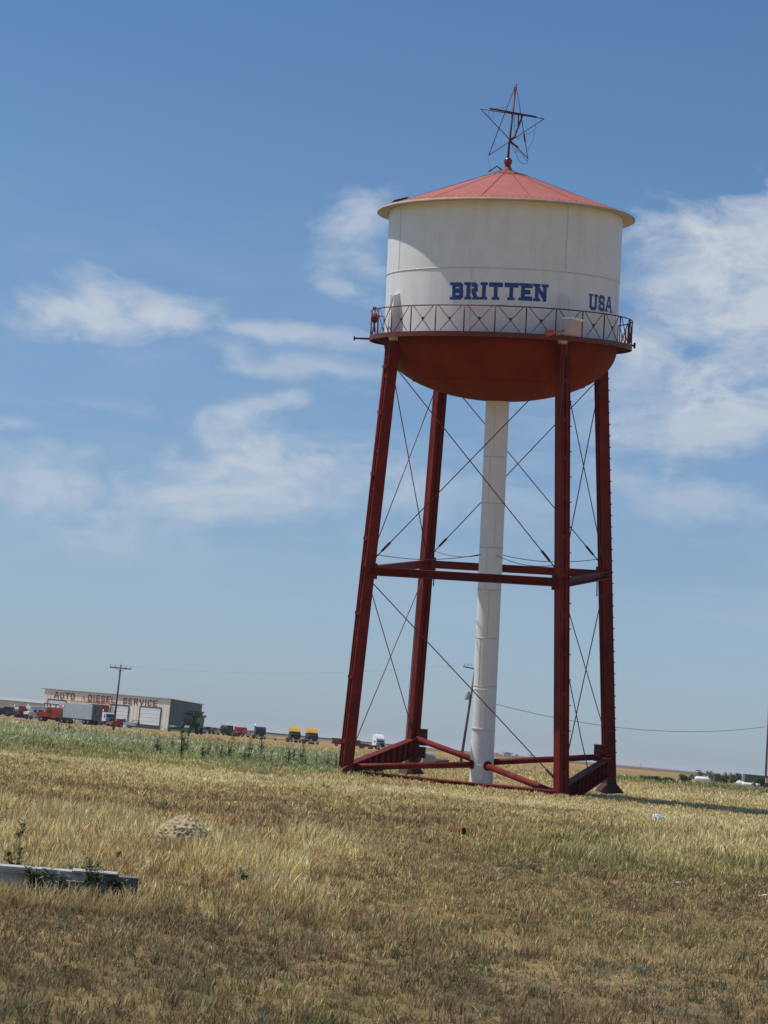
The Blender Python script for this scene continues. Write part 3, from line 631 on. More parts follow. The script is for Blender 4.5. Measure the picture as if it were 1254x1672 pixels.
# one rod hangs loose from the near right gusset
MB().tube([LP(1,zm-.4)+Vector((-.35,.1,0)),LP(1,zm-1.6)+Vector((-.28,.25,0)),LP(1,5.2)+Vector((.25,.5,0)),LP(1,2.4)+Vector((.8,.7,0)),LP(1,.8)+Vector((1.15,.8,0))],.024,6).build('loose_rod',redd,tw)
for k,dx in ((2,-.5),(3,.45)):
    d=(LP(5-k,zm)-LP(k,zm)).normalized(); MB().tube([LP(k,zm-.25)+d*.42,LP(k,zm-1.15)+d*.46],.032,6).build('rod_stub',redd,tw)
for k in range(4):
    r_=Vector((math.cos(LA[k]),math.sin(LA[k]),0)); A=r_*rp_+Vector((0,0,zm+.9)); B=LP(k,zm+.85)
    pts=[A.lerp(B,t)+Vector((0,0,-.28*4*t*(1-t))) for t in np.linspace(0,1,9)]
    MB().tube(pts,.018,5).build('tie_wire',redd,tw)
# balcony
dk=MB(); dk.lathe([(Rk+.01,zb+.01),(Rb,zb+.01),(Rb,zb-.02),(Rb+.02,zb-.02),(Rb+.02,zb-.22),(Rb-.06,zb-.22),(Rb-.06,zb-.20),(Rb-.01,zb-.20),(Rb-.01,zb-.03),(Rk+.01,zb-.03)],144,smooth=False)
bal=dk.build('balcony_deck',redd,tw)
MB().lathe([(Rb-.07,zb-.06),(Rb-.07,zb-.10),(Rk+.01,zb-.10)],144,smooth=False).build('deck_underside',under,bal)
kn0=None
for i in range(28):
    a=R(i*360/28-90.1+6.43)
    if kn0 is None: kn0=o=MB().prism([(Rk,zb-.11),(Rb-.08,zb-.11),(Rb-.08,zb-.15),(Rk,zb-.24)],-.015,.015).build('deck_bracket',redd,bal)
    else: o=kn0.copy(); COL.objects.link(o)
    o.rotation_euler=(0,0,a)
def arcp(r,a0,a1,z,n=7): return [cyl(r,a0+(a1-a0)*i/(n-1),z) for i in range(n)]
zr=zb+1.22; rail=MB().tube([cyl(Rb-.02,2*PI*i/112,zr) for i in range(113)],.030,8,cap=False).build('top_rail',redd,tw)
post0=MB().tube([Vector((Rb-.02,0,zb-.18)),Vector((Rb-.02,0,zr))],.032,6).build('railing_post',redd,bal); mbr=MB()
da=2*PI/28; rr=Rb-.02
A1=cyl(rr,.10*da,zr-.02);A2=cyl(rr,.82*da,zb+.04);B1=cyl(rr,.90*da,zr-.02);B2=cyl(rr,.18*da,zb+.04)
mbr.tube([A1,A2],.02,5).tube([B1,B2],.02,5)
cc_=cyl(rr,.5*da,zb+.62); ro=Vector((math.cos(.5*da),math.sin(.5*da),0)); mbr.lathe([(0,-.025),(.075,-.025),(.075,.025),(0,.025)],10,M=Matrix.Translation((A1+A2+B1+B2)/4)@ro.to_track_quat('Z','Y').to_matrix().to_4x4())
br0=mbr.build('railing_cross',redd,bal)
for i in range(28):
    a=R(-90.1)+i*da
    for src in (post0,br0):
        o=src if i==0 else src.copy()
        if i: COL.objects.link(o)
        o.rotation_euler=(0,0,a)
# floodlight box over the near right leg with its orange arm
pink=mat('faded pink white box',(.55,.40,.38),.6,var=.08,scale=2); 
Mb=Matrix.Rotation(R(-45.6),4,'Z')@Matrix.Translation((Rb+.28,0,zb+.42))@Matrix.Rotation(R(14),4,'Z')@Matrix.Rotation(R(-5),4,'X')
fb=MB().box(-.26,.28,-.34,.34,-.40,.30,Mb).build('floodlight_box',pink,tw)
MB().box(-.30,.32,-.38,.38,.302,.39,Mb).build('box_lid',mat('bright white lid',(.8,.8,.8),.5,var=.04),fb)
MB().tube([cyl(Rb+.25,R(-48),zb+.25),cyl(Rb+.30,R(-51),zb+.16),cyl(Rb+.28,R(-55),zb+.06)],.05,6).tube([cyl(Rb+.22,R(-53.5),zb+.10),cyl(Rb+.2,R(-56.5),zb+.02)],[.12,.16],8).build('lamp_arm',mat('orange arm',(.50,.10,.035),.5,var=.15),fb)
# beacon on the left rail, overflow spouts both sides
aL=R(180-(-0))+yaw*0
al=math.atan2((TMi.to_3x3()@Vector((-1,0,0))).y,(TMi.to_3x3()@Vector((-1,0,0))).x)
def near(a): return cyl(Rb-.05,a,0)
bc=MB().tube([near(al+.22)+Vector((0,0,zr)),near(al+.22)+Vector((0,0,zr+.12))],.10,8).lathe([(0,-.24),(.10,-.22),(.20,-.05),(.20,.05),(.10,.2),(0,.22)],12,M=Matrix.Translation(near(al+.24)+Vector((0,0,zb+.80)))).tube([near(al+.24)+Vector((0,0,zr)),near(al+.24)+Vector((0,0,zb+.1))],.03,6)
bc.build('hanging_beacon',red,tw)
for sg,l0 in ((1,.85),(-1,.32)):
    a=al if sg==1 else al+PI+.05; dr=Vector((math.cos(a),math.sin(a),0)); c=cyl(Rb-.1,a,zb+(-.12 if sg==1 else .12))
    MB().tube([c,c+dr*l0],.055,10).tube([c+dr*(l0-.02),c+dr*(l0+.05)],.12 if sg==1 else .15,12).build('overflow_spout',rustd,tw)
a=al+PI+.10
gt=MB().tube(arcp(Rb-.3,a-.28,a+.05,zb+.70),.022,6)
for da_ in (-.28,-.1,.05): gt.tube([cyl(Rb-.3,a+da_,zb),cyl(Rb-.3,a+da_,zb+.7)],.022,6)
gt.build('balcony_gate',redd,tw)

# ------------------------------------------------------------------ service building and what stands behind it
wallm=mat('cream metal siding',(.80,.76,.66),.7,var=.08,scale=.4,dirt=(.5,.42,.32),dirt_amt=.5,dirt_scale=.6,streak=1)
darkwall=mat('grey blue siding',(.13,.16,.18),.7,var=.1,scale=.4)
rolld=mat('white roll door',(.80,.84,.88),.5,var=.05,scale=.5)
trimm=mat('dark trim',(.06,.055,.05),.7)
redl=mat('red sign paint',(.27,.022,.028),.6,var=.15)
tyre=mat('tyre rubber',(.02,.02,.02),.85); chassism=mat('dark chassis',(.035,.03,.03),.7,var=.3); chrome=mat('dull chrome',(.45,.46,.47),.35,metal=.7)
glass=glassm()
PH=R(30); fx=Vector((-math.cos(PH),math.sin(PH),0)); sx_=Vector((math.sin(PH),math.cos(PH),0))
BR=gx(273,478); BLD=empty('service_building',BR,0); tag(BLD,'long cream metal workshop with red AUTO & DIESEL SERVICE lettering on its front','workshop building')
LF,LS,HB=39.9,14.0,7.7
# local frame: x = along front to the left, y = to the back
BM=Matrix(((fx.x,sx_.x,0,BR.x),(fx.y,sx_.y,0,BR.y),(0,0,1,0),(0,0,0,1))); BLD.matrix_world=BM
def ribbed(mb,x0,x1,y,z0,z1,step=.9,dep=.05):
    n=int((x1-x0)/step)
    for i in range(n):
        x=x0+(x1-x0)*(i+.5)/n; mb.box(x-.06,x+.06,y-dep,y+.001,z0,z1)
fw_=MB().box(0,LF,0,.25,0,HB); ribbed(fw_,.3,LF-.3,-.0,.2,HB-.2,1.1); fw_.build('front_wall',wallm,BLD)
sw=MB(); sw.add([(0,.252,0),(0,LS,0),(0,LS,HB-.5),(0,.252,HB-.02),(.25,.252,0),(.25,LS,0),(.25,LS,HB-.5),(.25,.252,HB-.02)],[(0,1,2,3),(7,6,5,4),(0,3,7,4),(1,5,6,2),(3,2,6,7),(0,4,5,1)])
for i in range(12): sw.box(-.05,0.0,.7+i*1.1,.8+i*1.1,.1,HB-.62)
sw.build('side_wall',darkwall,BLD)
MB().box(.25,LF,LS-.25,LS,0,HB-.5).box(LF-.25,LF-.002,.26,LS-.26,0,HB-.5).build('back_wall',darkwall,BLD)
MB().add([(-.3,-.35,HB+.05),(LF+1.1,-.35,HB+.05),(LF+.3,LS+.3,HB-.45),(-.3,LS+.3,HB-.45),(-.3,-.35,HB+.2),(LF+1.1,-.35,HB+.2),(LF+.3,LS+.3,HB-.3),(-.3,LS+.3,HB-.3)],[(3,2,1,0),(4,5,6,7),(0,1,5,4),(1,2,6,5),(2,3,7,6),(3,0,4,7)]).build('roof',mat('pale roof metal',(.36,.33,.28),.6),BLD)
def X(fr): return LF*(1-fr)
for a,b2,zt in ((.035,.185,5.1),(.545,.69,5.15),(.775,.94,5.3)):
    dr=MB(); 
    n=9
    for i in range(n): dr.box(X(b2)+.15,X(a)-.15,-.10 if i%2 else -.13,-.01,.9+(zt-1.0)*i/n,.9+(zt-1.0)*(i+1)/n-.04)
    do=dr.build('roll_door',rolld,BLD)
    MB().box(X(b2)-.05,X(b2)+.15,-.2,-.0,0,zt).box(X(a)-.15,X(a)+.05,-.2,-.0,0,zt).box(X(b2)-.05,X(a)+.05,-.2,-.0,zt,zt+.2).build('door_frame',trimm,do)
MB().box(X(.94)+.15,X(.70),-.16,-.012,0,1.0).build('lower_dark_panel',trimm,BLD)
aw=MB().box(X(.56),X(.23),-1.6,-.25,5.15,5.3).box(X(.50),X(.36),-1.7,-.2,5.5,5.62); aw.build('awning',mat('rusty orange awning',(.36,.13,.06),.7),BLD)
MB().box(X(.53),X(.40),-.14,-.015,0,4.9).build('brown_door',mat('brown red door',(.28,.06,.04),.6),BLD)
for a,b2,wd,hg,mt in ((.080,.250,'AUTO',1.62,redl),(.312,.335,'&',.85,mat('faint grey sign paint',(.22,.19,.17),.7)),(.355,.575,'DIESEL',1.62,redl),(.635,.905,'SERVICE',1.55,redl)):
    ws=[TXT.G[c][0]+.2 for c in wd]; tot=sum(ws)+.12*(len(wd)-1); kx=(b2-a)*LF/tot; x=0; z0=5.62 if wd!='&' else 5.9
    for c,w_ in zip(wd,ws):
        xs=X(a)-(x+.1)*kx
        o=TXT.mesh(c,.175 if c!='&' else .12,False,(lambda x_,y_,n_,xs=xs: Vector((xs-x_*kx,-.075-n_*.004,z0+y_*hg))),1,1).build('letter',mt,BLD); x+=w_+.12
# low white shed to the left
SHD=empty('long_shed',gx(70,540)); tag(SHD,'long low pale shed left of the cream workshop','shed')
c=MB().box(-28,0,0,14,0,4.0).build('wall',mat('tan shed siding',(.70,.66,.58),.7,var=.08,scale=.3),SHD)
MB().prism([(-28.4,4.0),(.4,4.0),(.4,4.15),(-28.4,4.15)],-.4,14.4).add([(-28.4,-.4,4.15),(.4,-.4,4.15),(.4,7,5.0),(-28.4,7,5.0),(.4,14.4,4.15),(-28.4,14.4,4.15)],[(0,1,2,3),(3,2,4,5),(1,4,2),(0,3,5)]).build('roof',mat('white shed roof',(.36,.37,.36),.5,var=.05),SHD)

# ------------------------------------------------------------------ vehicles.  Local frame: x forward, origin on the ground in the middle
def wheel(parent,x,y,r,w=.28,rim=chrome):
    M=Matrix.Translation((x,y,r))@Matrix.Rotation(PI/2,4,'X')
    o=MB().lathe([(r*.55,-w/2),(r*.95,-w/2),(r,-w*.35),(r,w*.35),(r*.95,w/2),(r*.55,w/2),(r*.55,-w/2)],20,M=M).build('wheel',tyre,parent)
    MB().lathe([(0,-w*.4),(r*.5,-w*.4),(r*.55,-w*.3),(r*.55,w*.3),(r*.5,w*.4),(0,w*.4)],16,M=M).build('rim',rim,o); return o
def paint(name,c): return mat(name,c,.42,var=.10,scale=1,dirt=(.25,.2,.15),dirt_amt=.3,dirt_scale=1.2)
def semi(loc,rz,col,pn,label,fairing=True,hood=False,cab=None,H=3.0,group=None,low=chassism,name='semi_truck'):
    e=empty(name,loc,rz,label,'truck',group); pm=paint(pn,col)
    ch=MB().box(-4.2,2.0,-.45,-.2,.6,.85).box(-4.2,2.0,.2,.45,.6,.85).box(-3.9,-3.7,-.46,.46,.62,.83).box(-.2,1.7,-.55,.55,.5,1.35).box(-1.9,-.6,-1.15,-.62,.45,.95).box(-1.9,-.6,.62,1.15,.45,.95)
    ch.build('chassis',chassism,e)
    c=MB().prism([(-1.9,1.0),(.45,1.0),(.62,1.75),(.30,H-.35),(.1,H-.1),(-1.9,H-.1)],-1.2,1.2).build('cab',low if cab else pm,e)
    MB().add([(.635,-1.0,1.85),(.635,1.0,1.85),(.335,.95,H-.42),(.335,-.95,H-.42)],[(0,1,2,3)]).box(-.6,.15,-1.225,-1.203,1.7,H-.55).box(-.6,.15,1.203,1.225,1.7,H-.55).build('window',glass,c)
    if fairing: MB().prism([(-1.85,H-.099),(.1,H-.099),(.28,H-.02),(-.25,H+.55),(-.75,H+.95),(-1.85,H+1.05)],-1.12,1.12).build('roof_fairing',pm,e)
    if hood: MB().prism([(.5,.95),(2.25,.9),(2.3,1.5),(2.1,1.72),(.55,1.85)],-.85,.85).build('hood',pm,e); MB().box(2.29,2.36,-.5,.5,.8,1.55).build('grille',chrome,e)
    else: MB().box(.7,1.65,-.42,.42,1.0,1.72).box(1.66,1.72,-.5,.5,.75,1.7).build('engine',chassism,e)
    MB().box(1.95 if not hood else 2.36,2.15 if not hood else 2.5,-1.2,1.2,.45,.75).build('bumper',chrome,e)
    for y in (-.95,.95): MB().lathe([(0,0),(.13,0),(.15,-.12),(0,-.2)],12,M=Matrix.Translation((2.16 if not hood else 2.52,y*.85,.88))@Matrix.Rotation(PI/2,4,'Y')).build('headlight',chrome,e)
    MB().tube([(-2.05,-1.0,.9),(-2.05,-1.0,H+.5)],.09,8).build('exhaust_stack',chrome,e)
    for x,w in ((1.25,.3),(-2.7,.55),(-3.75,.55)):
        for y in (-.98,.98): wheel(e,x,y,.5,w)
    return e
def car(loc,rz,col,pn,label,kind='sedan',group=None):
    e=empty({'sedan':'parked_car','pickup':'pickup_truck','suv':'parked_car'}[kind],loc,rz,label,'pickup truck' if kind=='pickup' else 'car',group); pm=paint(pn,col)
    if kind=='sedan':
        bp=[(-2.25,.35),(2.2,.35),(2.3,.62),(2.1,.85),(1.0,.97),(-1.5,1.0),(-2.3,.92)]; cp=[(-1.5,1.0),(1.0,.97),(.35,1.42),(-.95,1.45)]
    elif kind=='suv':
        bp=[(-2.2,.45),(2.3,.45),(2.35,.85),(2.1,1.1),(1.1,1.18),(-2.2,1.2)]; cp=[(-2.2,1.2),(1.1,1.18),(.55,1.8),(-2.05,1.85)]
    else:
        bp=[(-2.7,.5),(2.5,.5),(2.6,.85),(2.4,1.12),(1.15,1.2),(-2.7,1.2)]; cp=[(-.75,1.2),(1.15,1.2),(.55,1.82),(-.6,1.85)]
    body=MB().prism(bp,-.92,.92).build('body',pm,e)
    MB().prism(cp,-.78,.78).build('cabin',pm,e)
    c2=[(x*.93+(-.01),z*.86+.17) for x,z in cp]; MB().prism(c2,-.795,.795).build('side_window',glass,e)
    (x0,z0),(x1,z1)=cp[1],cp[2]; MB().add([(x0+.02,-.7,z0+.04),(x0+.02,.7,z0+.04),(x1+.04,.66,z1-.05),(x1+.04,-.66,z1-.05)],[(0,1,2,3)]).build('windshield',glass,e)
    fx_=bp[2][0]
    for y in (-.68,.68): MB().box(fx_-.08,fx_+.02,y-.15,y+.15,bp[2][1]-.08,bp[2][1]+.12).build('headlight',chrome,e)
    MB().box(fx_-.1,fx_+.08,-.9,.9,.36,.52).build('bumper',chrome,e)
    for x in (1.45,-1.45):
        for y in (-.84,.84): wheel(e,x,y,.34,.22)
    return e
# three junked highway tractors facing the road
def face(loc,extra=0): # yaw that turns +x towards the viewer
    return math.atan2(-loc.y,-loc.x)+R(extra)
p=gx(481,445); semi(p,face(p,12),(.62,.36,.02),'chrome yellow paint','yellow roofed truck tractor without hood, left one of the yellow pair in the field',cab=1,H=2.55,group='junked truck tractors facing the road')
p=gx(509,440); semi(p,face(p,16),(.62,.33,.02),'chrome yellow paint','yellow roofed truck tractor without hood, right one of the yellow pair in the field',cab=1,H=2.6,group='junked truck tractors facing the road')
p=gx(619,470); semi(p,face(p,24),(.74,.75,.76),'truck white paint','white truck tractor with sloped roof fairing standing alone in the field',H=2.7,group='junked truck tractors facing the road')
p=gx(424,455); semi(p,face(p,10),(.035,.03,.03),'black truck paint','black truck with flat face and pale bumper standing alone beside the yellow pair',fairing=False,H=3.0)
p=gx(395,500); semi(p,face(p,40),(.30,.025,.035),'dark red truck paint','dark red hooded truck at the right end of the crowded vehicle row',fairing=False,hood=True,H=2.6)
p=gx(366,495); semi(p,face(p,-45),(.03,.032,.04),'black truck paint','black hooded truck tightly parked among the vehicle row',fairing=False,hood=True,H=2.75)
p=gx(349,505); car(p,face(p,20),(.11,.17,.26),'slate blue paint','slate blue car parked beside the black hooded truck','suv')
p=gx(337,500); car(p,face(p,-60),(.20,.12,.09),'brown car paint','brown pickup truck parked between the white car and the blue car','pickup')
p=gx(324,490); car(p,face(p,-50),(.62,.63,.63),'car white paint','white car parked at the right side of the green combine','sedan')
p=gx(375,520); car(p,face(p,60),(.12,.12,.13),'charcoal car paint','charcoal car half hidden behind the black hooded truck','suv')
# red hopper trailer and dark wreck seen past the near left leg
p=gx(549,450); e=empty('grain_cart',p,0,'small red cart body standing left of the near left tower leg','cart')
MB().prism([(-.9,.9),(.9,.9),(1.25,1.9),(-1.25,1.9)],-.8,.8).build('hopper',paint('cart red',(.34,.04,.03)),e); MB().box(-1.2,1.2,-.1,.1,.55,.9).build('frame',chassism,e)
for y in (-.75,.75): wheel(e,0,y,.42)
p=gx(581,440); car(p,face(p,-70),(.10,.03,.035),'maroon wreck paint','dark maroon wrecked pickup seen just right of the near left tower leg','pickup')
p=gx(452,450); e=empty('flat_trailer',p,R(5),'low empty flat trailer lying in the field right of the black truck','trailer')
MB().box(-2.3,2.3,-.9,.9,.32,.42).prism([(2.3,.34),(3.4,.1),(3.4,.16),(2.3,.42)],-.08,.08).build('deck',chassism,e)
for y in (-.8,.8): wheel(e,-.4,y,.26,.18)
# silver van trailer with the old red truck before it
p=gx(128,398); rz=R(180-41); tr=empty('van_trailer',p,rz,'silver ribbed box trailer parked in front of the cream workshop','trailer')
silver=mat('silver ribbed panel',(.42,.46,.48),.4,metal=.15,var=.06,scale=.6)
b_=MB().box(-5.3,5.3,-1.27,1.27,1.05,4.05)
for i in range(14):
    for y in (-1.30,1.27): b_.box(-5.1+i*.76,-4.98+i*.76,y,y+.03,1.15,3.95)
b_.build('box_body',silver,tr)
d_=MB().box(-5.36,-5.301,-1.22,-.01,1.1,3.98).box(-5.36,-5.301,.01,1.22,1.1,3.98).build('rear_door',mat('dark grey doors',(.13,.14,.15),.6),tr)
MB().box(-5.40,-5.361,.2,.8,2.9,3.15).build('door_sticker',mat('sticker dark',(.03,.03,.03),.6),d_)
MB().box(-5.3,5.2,-.5,-.35,.85,1.049).box(-5.3,5.2,.35,.5,.85,1.049).box(-4.9,-2.5,-.5,.5,.6,.84).build('underframe',chassism,tr)
for y in (-.9,.9): MB().box(2.2,2.35,y-.08,y+.08,.05,1.05).build('landing_leg',chassism,tr)
for x in (-3.0,-4.2):
    for y in (-1.0,1.0): wheel(tr,x,y,.5,.5)
MB().box(3.2,4.9,1.302,1.315,3.1,3.7).build('faded_logo_patch',mat('pinkish faded lettering',(.50,.30,.32),.6,var=.3,scale=6),tr)
p=gx(80,352); e=semi(p,R(172),(.60,.06,.02),'orange red paint','orange red old truck cab parked before the silver box trailer',fairing=False,hood=True,H=2.85)
p2=gx(84,410); e=empty('box_van',p2,R(185),'grey open framed box body standing behind the orange red truck','truck body'); e.scale=(1,1,1.15)
MB().box(-1.9,1.9,-1.0,1.0,1.2,2.1).build('lower_side',mat('dull grey box',(.25,.23,.20),.7),e)
q=MB()
for x in (-1.85,-.6,.6,1.85): 
    for y in (-.97,.97): q.box(x-.08,x+.08,y-.05,y+.05,2.1,3.0)
q.box(-1.95,1.95,-1.05,1.05,3.0,3.25); q.build('roof_frame',mat('tan grey roof',(.34,.32,.27),.7),e)
for x in (-1.2,1.2):
    for y in (-.9,.9): wheel(e,x,y,.45,.3)
# white motor home
p=gx(58,400); e=empty('motor_home',p,R(215),'white camper van with over-cab bed parked left of the orange red truck','camper')
wp=paint('camper white',(.66,.66,.64))
MB().prism([(-3.0,.55),(1.1,.55),(1.2,1.0),(2.3,1.0),(2.35,1.45),(1.5,1.6),(1.25,2.1),(1.9,2.2),(1.95,2.75),(-3.0,2.95)],-1.1,1.1).build('body',wp,e)
for y in (-1.12,1.10): 
    for x0,x1 in ((-2.6,-1.7),(-1.0,.1),(.5,1.1)): MB().box(x0,x1,y,y+.02,1.5,2.1).build('window',glass,e)
MB().box(-3.05,-3.001,-.7,.7,1.5,2.15).build('rear_window',glass,e)
MB().box(-3.0,1.0,-1.13,1.13,1.05,1.18).build('stripe',mat('orange stripe',(.45,.12,.04),.5),e)
for x in (1.6,-1.8):
    for y in (-.95,.95): wheel(e,x,y,.36,.24)
# red box truck and flatbed at far left
p=gx(42,440); semi(p,face(p,160),(.28,.02,.03),'deep red sleeper paint','tall dark red sleeper truck parked left of the white camper',fairing=False,H=2.75)
p=gx(27,445); e=empty('flatbed_chassis',p,R(175),'bare dark truck chassis with piled parts between the dark wreck and the red truck','truck chassis')
MB().box(-2.6,2.6,-.5,-.3,.6,.85).box(-2.6,2.6,.3,.5,.6,.85).build('frame',chassism,e)
MB().box(-1.6,-.5,-.7,.7,.86,1.35).prism([(.1,.86),(1.3,.86),(1.0,1.5),(.3,1.4)],-.6,.6).build('piled_parts',mat('piled brown parts',(.13,.11,.09),.8,var=.5,scale=3),e)
for x in (-1.9,-.9,2.1):
    for y in (-.9,.9): wheel(e,x,y,.48,.3)
p=gx(7,440); semi(p,R(188),(.05,.045,.05),'black wreck paint','dark wrecked truck at the left edge of the junk row',fairing=False,hood=True,H=2.3)
p=gx(28,470); e=empty('storage_tank',p,R(0),'small dull tank on legs behind the bare truck chassis','tank')
MB().lathe([(0,-1.0),(.5,-.95),(.62,-.8),(.62,.8),(.5,.95),(0,1.0)],16,M=Matrix.Translation((0,0,1.7))@Matrix.Rotation(PI/2,4,'Y')).build('shell',mat('tank tan',(.35,.3,.24),.6),e)
MB().box(-.7,-.6,-.4,.4,0,1.2).box(.6,.7,-.4,.4,0,1.2).build('stand',chassism,e)
# white cab-over beside the trailer, flat white pickups before the doors
p=gx(178,432); semi(p,face(p,20),(.62,.63,.63),'cabover white paint','white cab-over truck standing between the silver trailer and the utility pole',fairing=False,H=3.05)
p=gx(190,410); e=empty('tow_rig',p,R(200),'small red and dark tow rig parked at the foot of the utility pole','tow rig')
MB().prism([(-1.2,.4),(1.3,.4),(1.3,1.0),(.4,1.15),(.1,1.7),(-.5,1.75),(-1.2,1.1)],-.8,.8).build('body',paint('rig red',(.33,.05,.04)),e)
MB().tube([(-.7,0,1.0),(-1.7,0,2.1)],.07,6).build('boom',chassism,e)
for x in (.8,-.8):
    for y in (-.8,.8): wheel(e,x,y,.38)
p=gx(201,425); car(p,R(170),(.62,.62,.60),'pickup white paint','white pickup truck parked between the utility pole and the right roll door','pickup')
p=gx(216,428); e=empty('engine_hoist',p,R(15),'rusty A frame hoist standing before the workshop between two roll doors','hoist')
MB().tube([(-.9,0,0),(0,0,1.8)],.06,6).tube([(.9,0,0),(0,0,1.8)],.06,6).tube([(0,0,1.8),(1.3,0,1.7)],.07,6).build('frame',rustd,e); MB().box(1.0,1.5,-.25,.25,.9,1.4).build('engine_block',rustd,e)
# green combine harvester
p=gx(313,420); cb_=empty('combine_harvester',p,R(-105),'green combine harvester standing at the right corner of the workshop','combine')
grn=paint('harvester green',(.03,.13,.045)); 
MB().prism([(-2.6,1.1),(1.2,1.0),(1.6,1.5),(1.5,3.1),(-1.8,3.2),(-2.8,2.6)],-1.35,1.35).build('body',grn,cb_)
MB().add([(-1.5,-1.2,3.2),(1.0,-1.2,3.2),(1.0,1.2,3.2),(-1.5,1.2,3.2),(-1.9,-1.6,3.75),(1.4,-1.6,3.75),(1.4,1.6,3.75),(-1.9,1.6,3.75)],[(0,1,5,4),(1,2,6,5),(2,3,7,6),(3,0,4,7),(0,3,2,1),(4,5,6,7)]).build('grain_tank',grn,cb_)
cbn=MB().prism([(1.5,1.6),(2.9,1.6),(3.15,2.4),(2.8,3.35),(1.5,3.4)],-.85,.85).build('cab',glass,cb_); MB().box(1.4,3.05,-.95,.95,3.4,3.55).build('cab_roof',grn,cbn)
MB().prism([(1.6,.9),(2.9,.5),(3.6,.35),(3.6,.9),(2.6,1.5),(1.6,1.6)],-.5,.5).build('feeder_house',grn,cb_)
MB().tube([(1.2,1.55,2.9),(-2.6,1.6,3.0)],.2,10).build('unloading_auger',grn,cb_)
cb_.scale=(1.05,1.15,1.32)
for y in (-1.45,1.45): wheel(cb_,1.2,y,.9,.6,mat('yellow rim',(.4,.3,.04),.5)); wheel(cb_,-2.1,y*.85,.55,.4,MAT['yellow rim'])
p=gx(291,425); e=empty('header_trailer',p,R(8),'white framed header trailer with green header before the workshop corner','header trailer')
MB().box(-3.1,3.0,-.75,-.6,.35,.5).box(-3.1,3.0,.6,.75,.35,.5).prism([(3.0,.36),(4.1,1.3),(4.1,1.45),(3.0,.5)],-.75,-.6).prism([(-3.1,.36),(-4.0,.9),(-4.0,1.05),(-3.1,.5)],-.75,-.6).build('frame',paint('trailer white',(.66,.66,.62)),e)
MB().lathe([(0,-1.7),(.42,-1.7),(.42,1.7),(0,1.7)],12,M=Matrix.Translation((-.6,0,.98))@Matrix.Rotation(PI/2,4,'Y')).box(-2.4,1.2,.3,.5,.52,1.5).build('header',grn,e)
for x in (-2,2):
    for y in (-.8,.8): wheel(e,x,y,.3,.18)
# right side: shed / container, white tanks lying among bushes
p=gx(1231,318); e=empty('storage_container',p,R(-4),'low grey green metal container between the bushes and the right utility pole','container')
b_=MB().box(-1.75,2.4,-1.2,1.2,.15,1.95)
for i in range(14): b_.box(-1.65+i*.29,-1.55+i*.29,-1.235,-1.2,.25,1.85)
b_.build('body',mat('grey green container',(.12,.155,.15),.6),e); MB().box(-1.8,2.45,-1.26,1.24,1.95,2.02).build('top_rim',trimm,e)
wt=mat('white tank paint',(.75,.75,.73),.5,var=.06)
for (u,Y,L_,rad_,rz,nm,lb) in ((1151,262,3.1,.42,8,'fallen_tank','long white cylinder lying at the left end of the bushes on the right'),(1205,268,1.7,.34,-12,'fallen_tank','short white cylinder half hidden in the middle of the bushes'),(1226,262,2.6,.30,6,'fallen_tank','white cylinder lying in front of the grey green container')):
    p=gx(u,Y); e=empty(nm,p,R(rz),lb,'tank')
    MB().lathe([(0,-L_/2),(rad_*.7,-L_/2+.04),(rad_,-L_/2+.22),(rad_,L_/2-.22),(rad_*.7,L_/2-.04),(0,L_/2)],20,M=Matrix.Translation((0,0,rad_+.25))@Matrix.Rotation(PI/2,4,'Y')).build('shell',wt,e)
    MB().box(-L_*.3,-L_*.3+.12,-rad_*.8,rad_*.8,0,rad_*.75).box(L_*.3,L_*.3+.12,-rad_*.8,rad_*.8,0,rad_*.75).build('cradle',rustd,e)
    MB().lathe([(.12,0),(.12,.16),(0,.17)],10,M=Matrix.Translation((L_*.1,0,rad_*2+.24))).build('valve_cap',wt,e)
# culvert pipe behind the tower
p=gx(691,178); e=empty('culvert_pipe',p,0,'short pale concrete pipe lying open ended in the grass behind the tower','concrete pipe')
con=mat('pale concrete',(.34,.33,.30),.85,var=.15,scale=2,bump=.3)
M=Matrix.Translation((0,0,.62))@Matrix.Rotation(R(63),4,'Z')@Matrix.Rotation(PI/2,4,'Y')
MB().lathe([(.62,-1.3),(.62,1.1),(.70,1.1),(.70,1.4),(.50,1.4),(.50,-1.3),(.62,-1.3)],32,M=Matrix.Translation((0,0,.62))@Matrix.Rotation(R(-118),4,'Z')@Matrix.Rotation(PI/2,4,'Y')).build('shell',con,e)
p=gx(719,186); e=tag(MB().lathe([(0,-.8),(.3,-.8),(.34,-.7),(.34,.8),(0,.82)],16,M=Matrix.Translation(p+Vector((0,0,.34)))@Matrix.Rotation(PI/2,4,'Y')).build('scrap_drum',rustd),'rusty drum lying beside the pale concrete pipe behind the tower','drum')

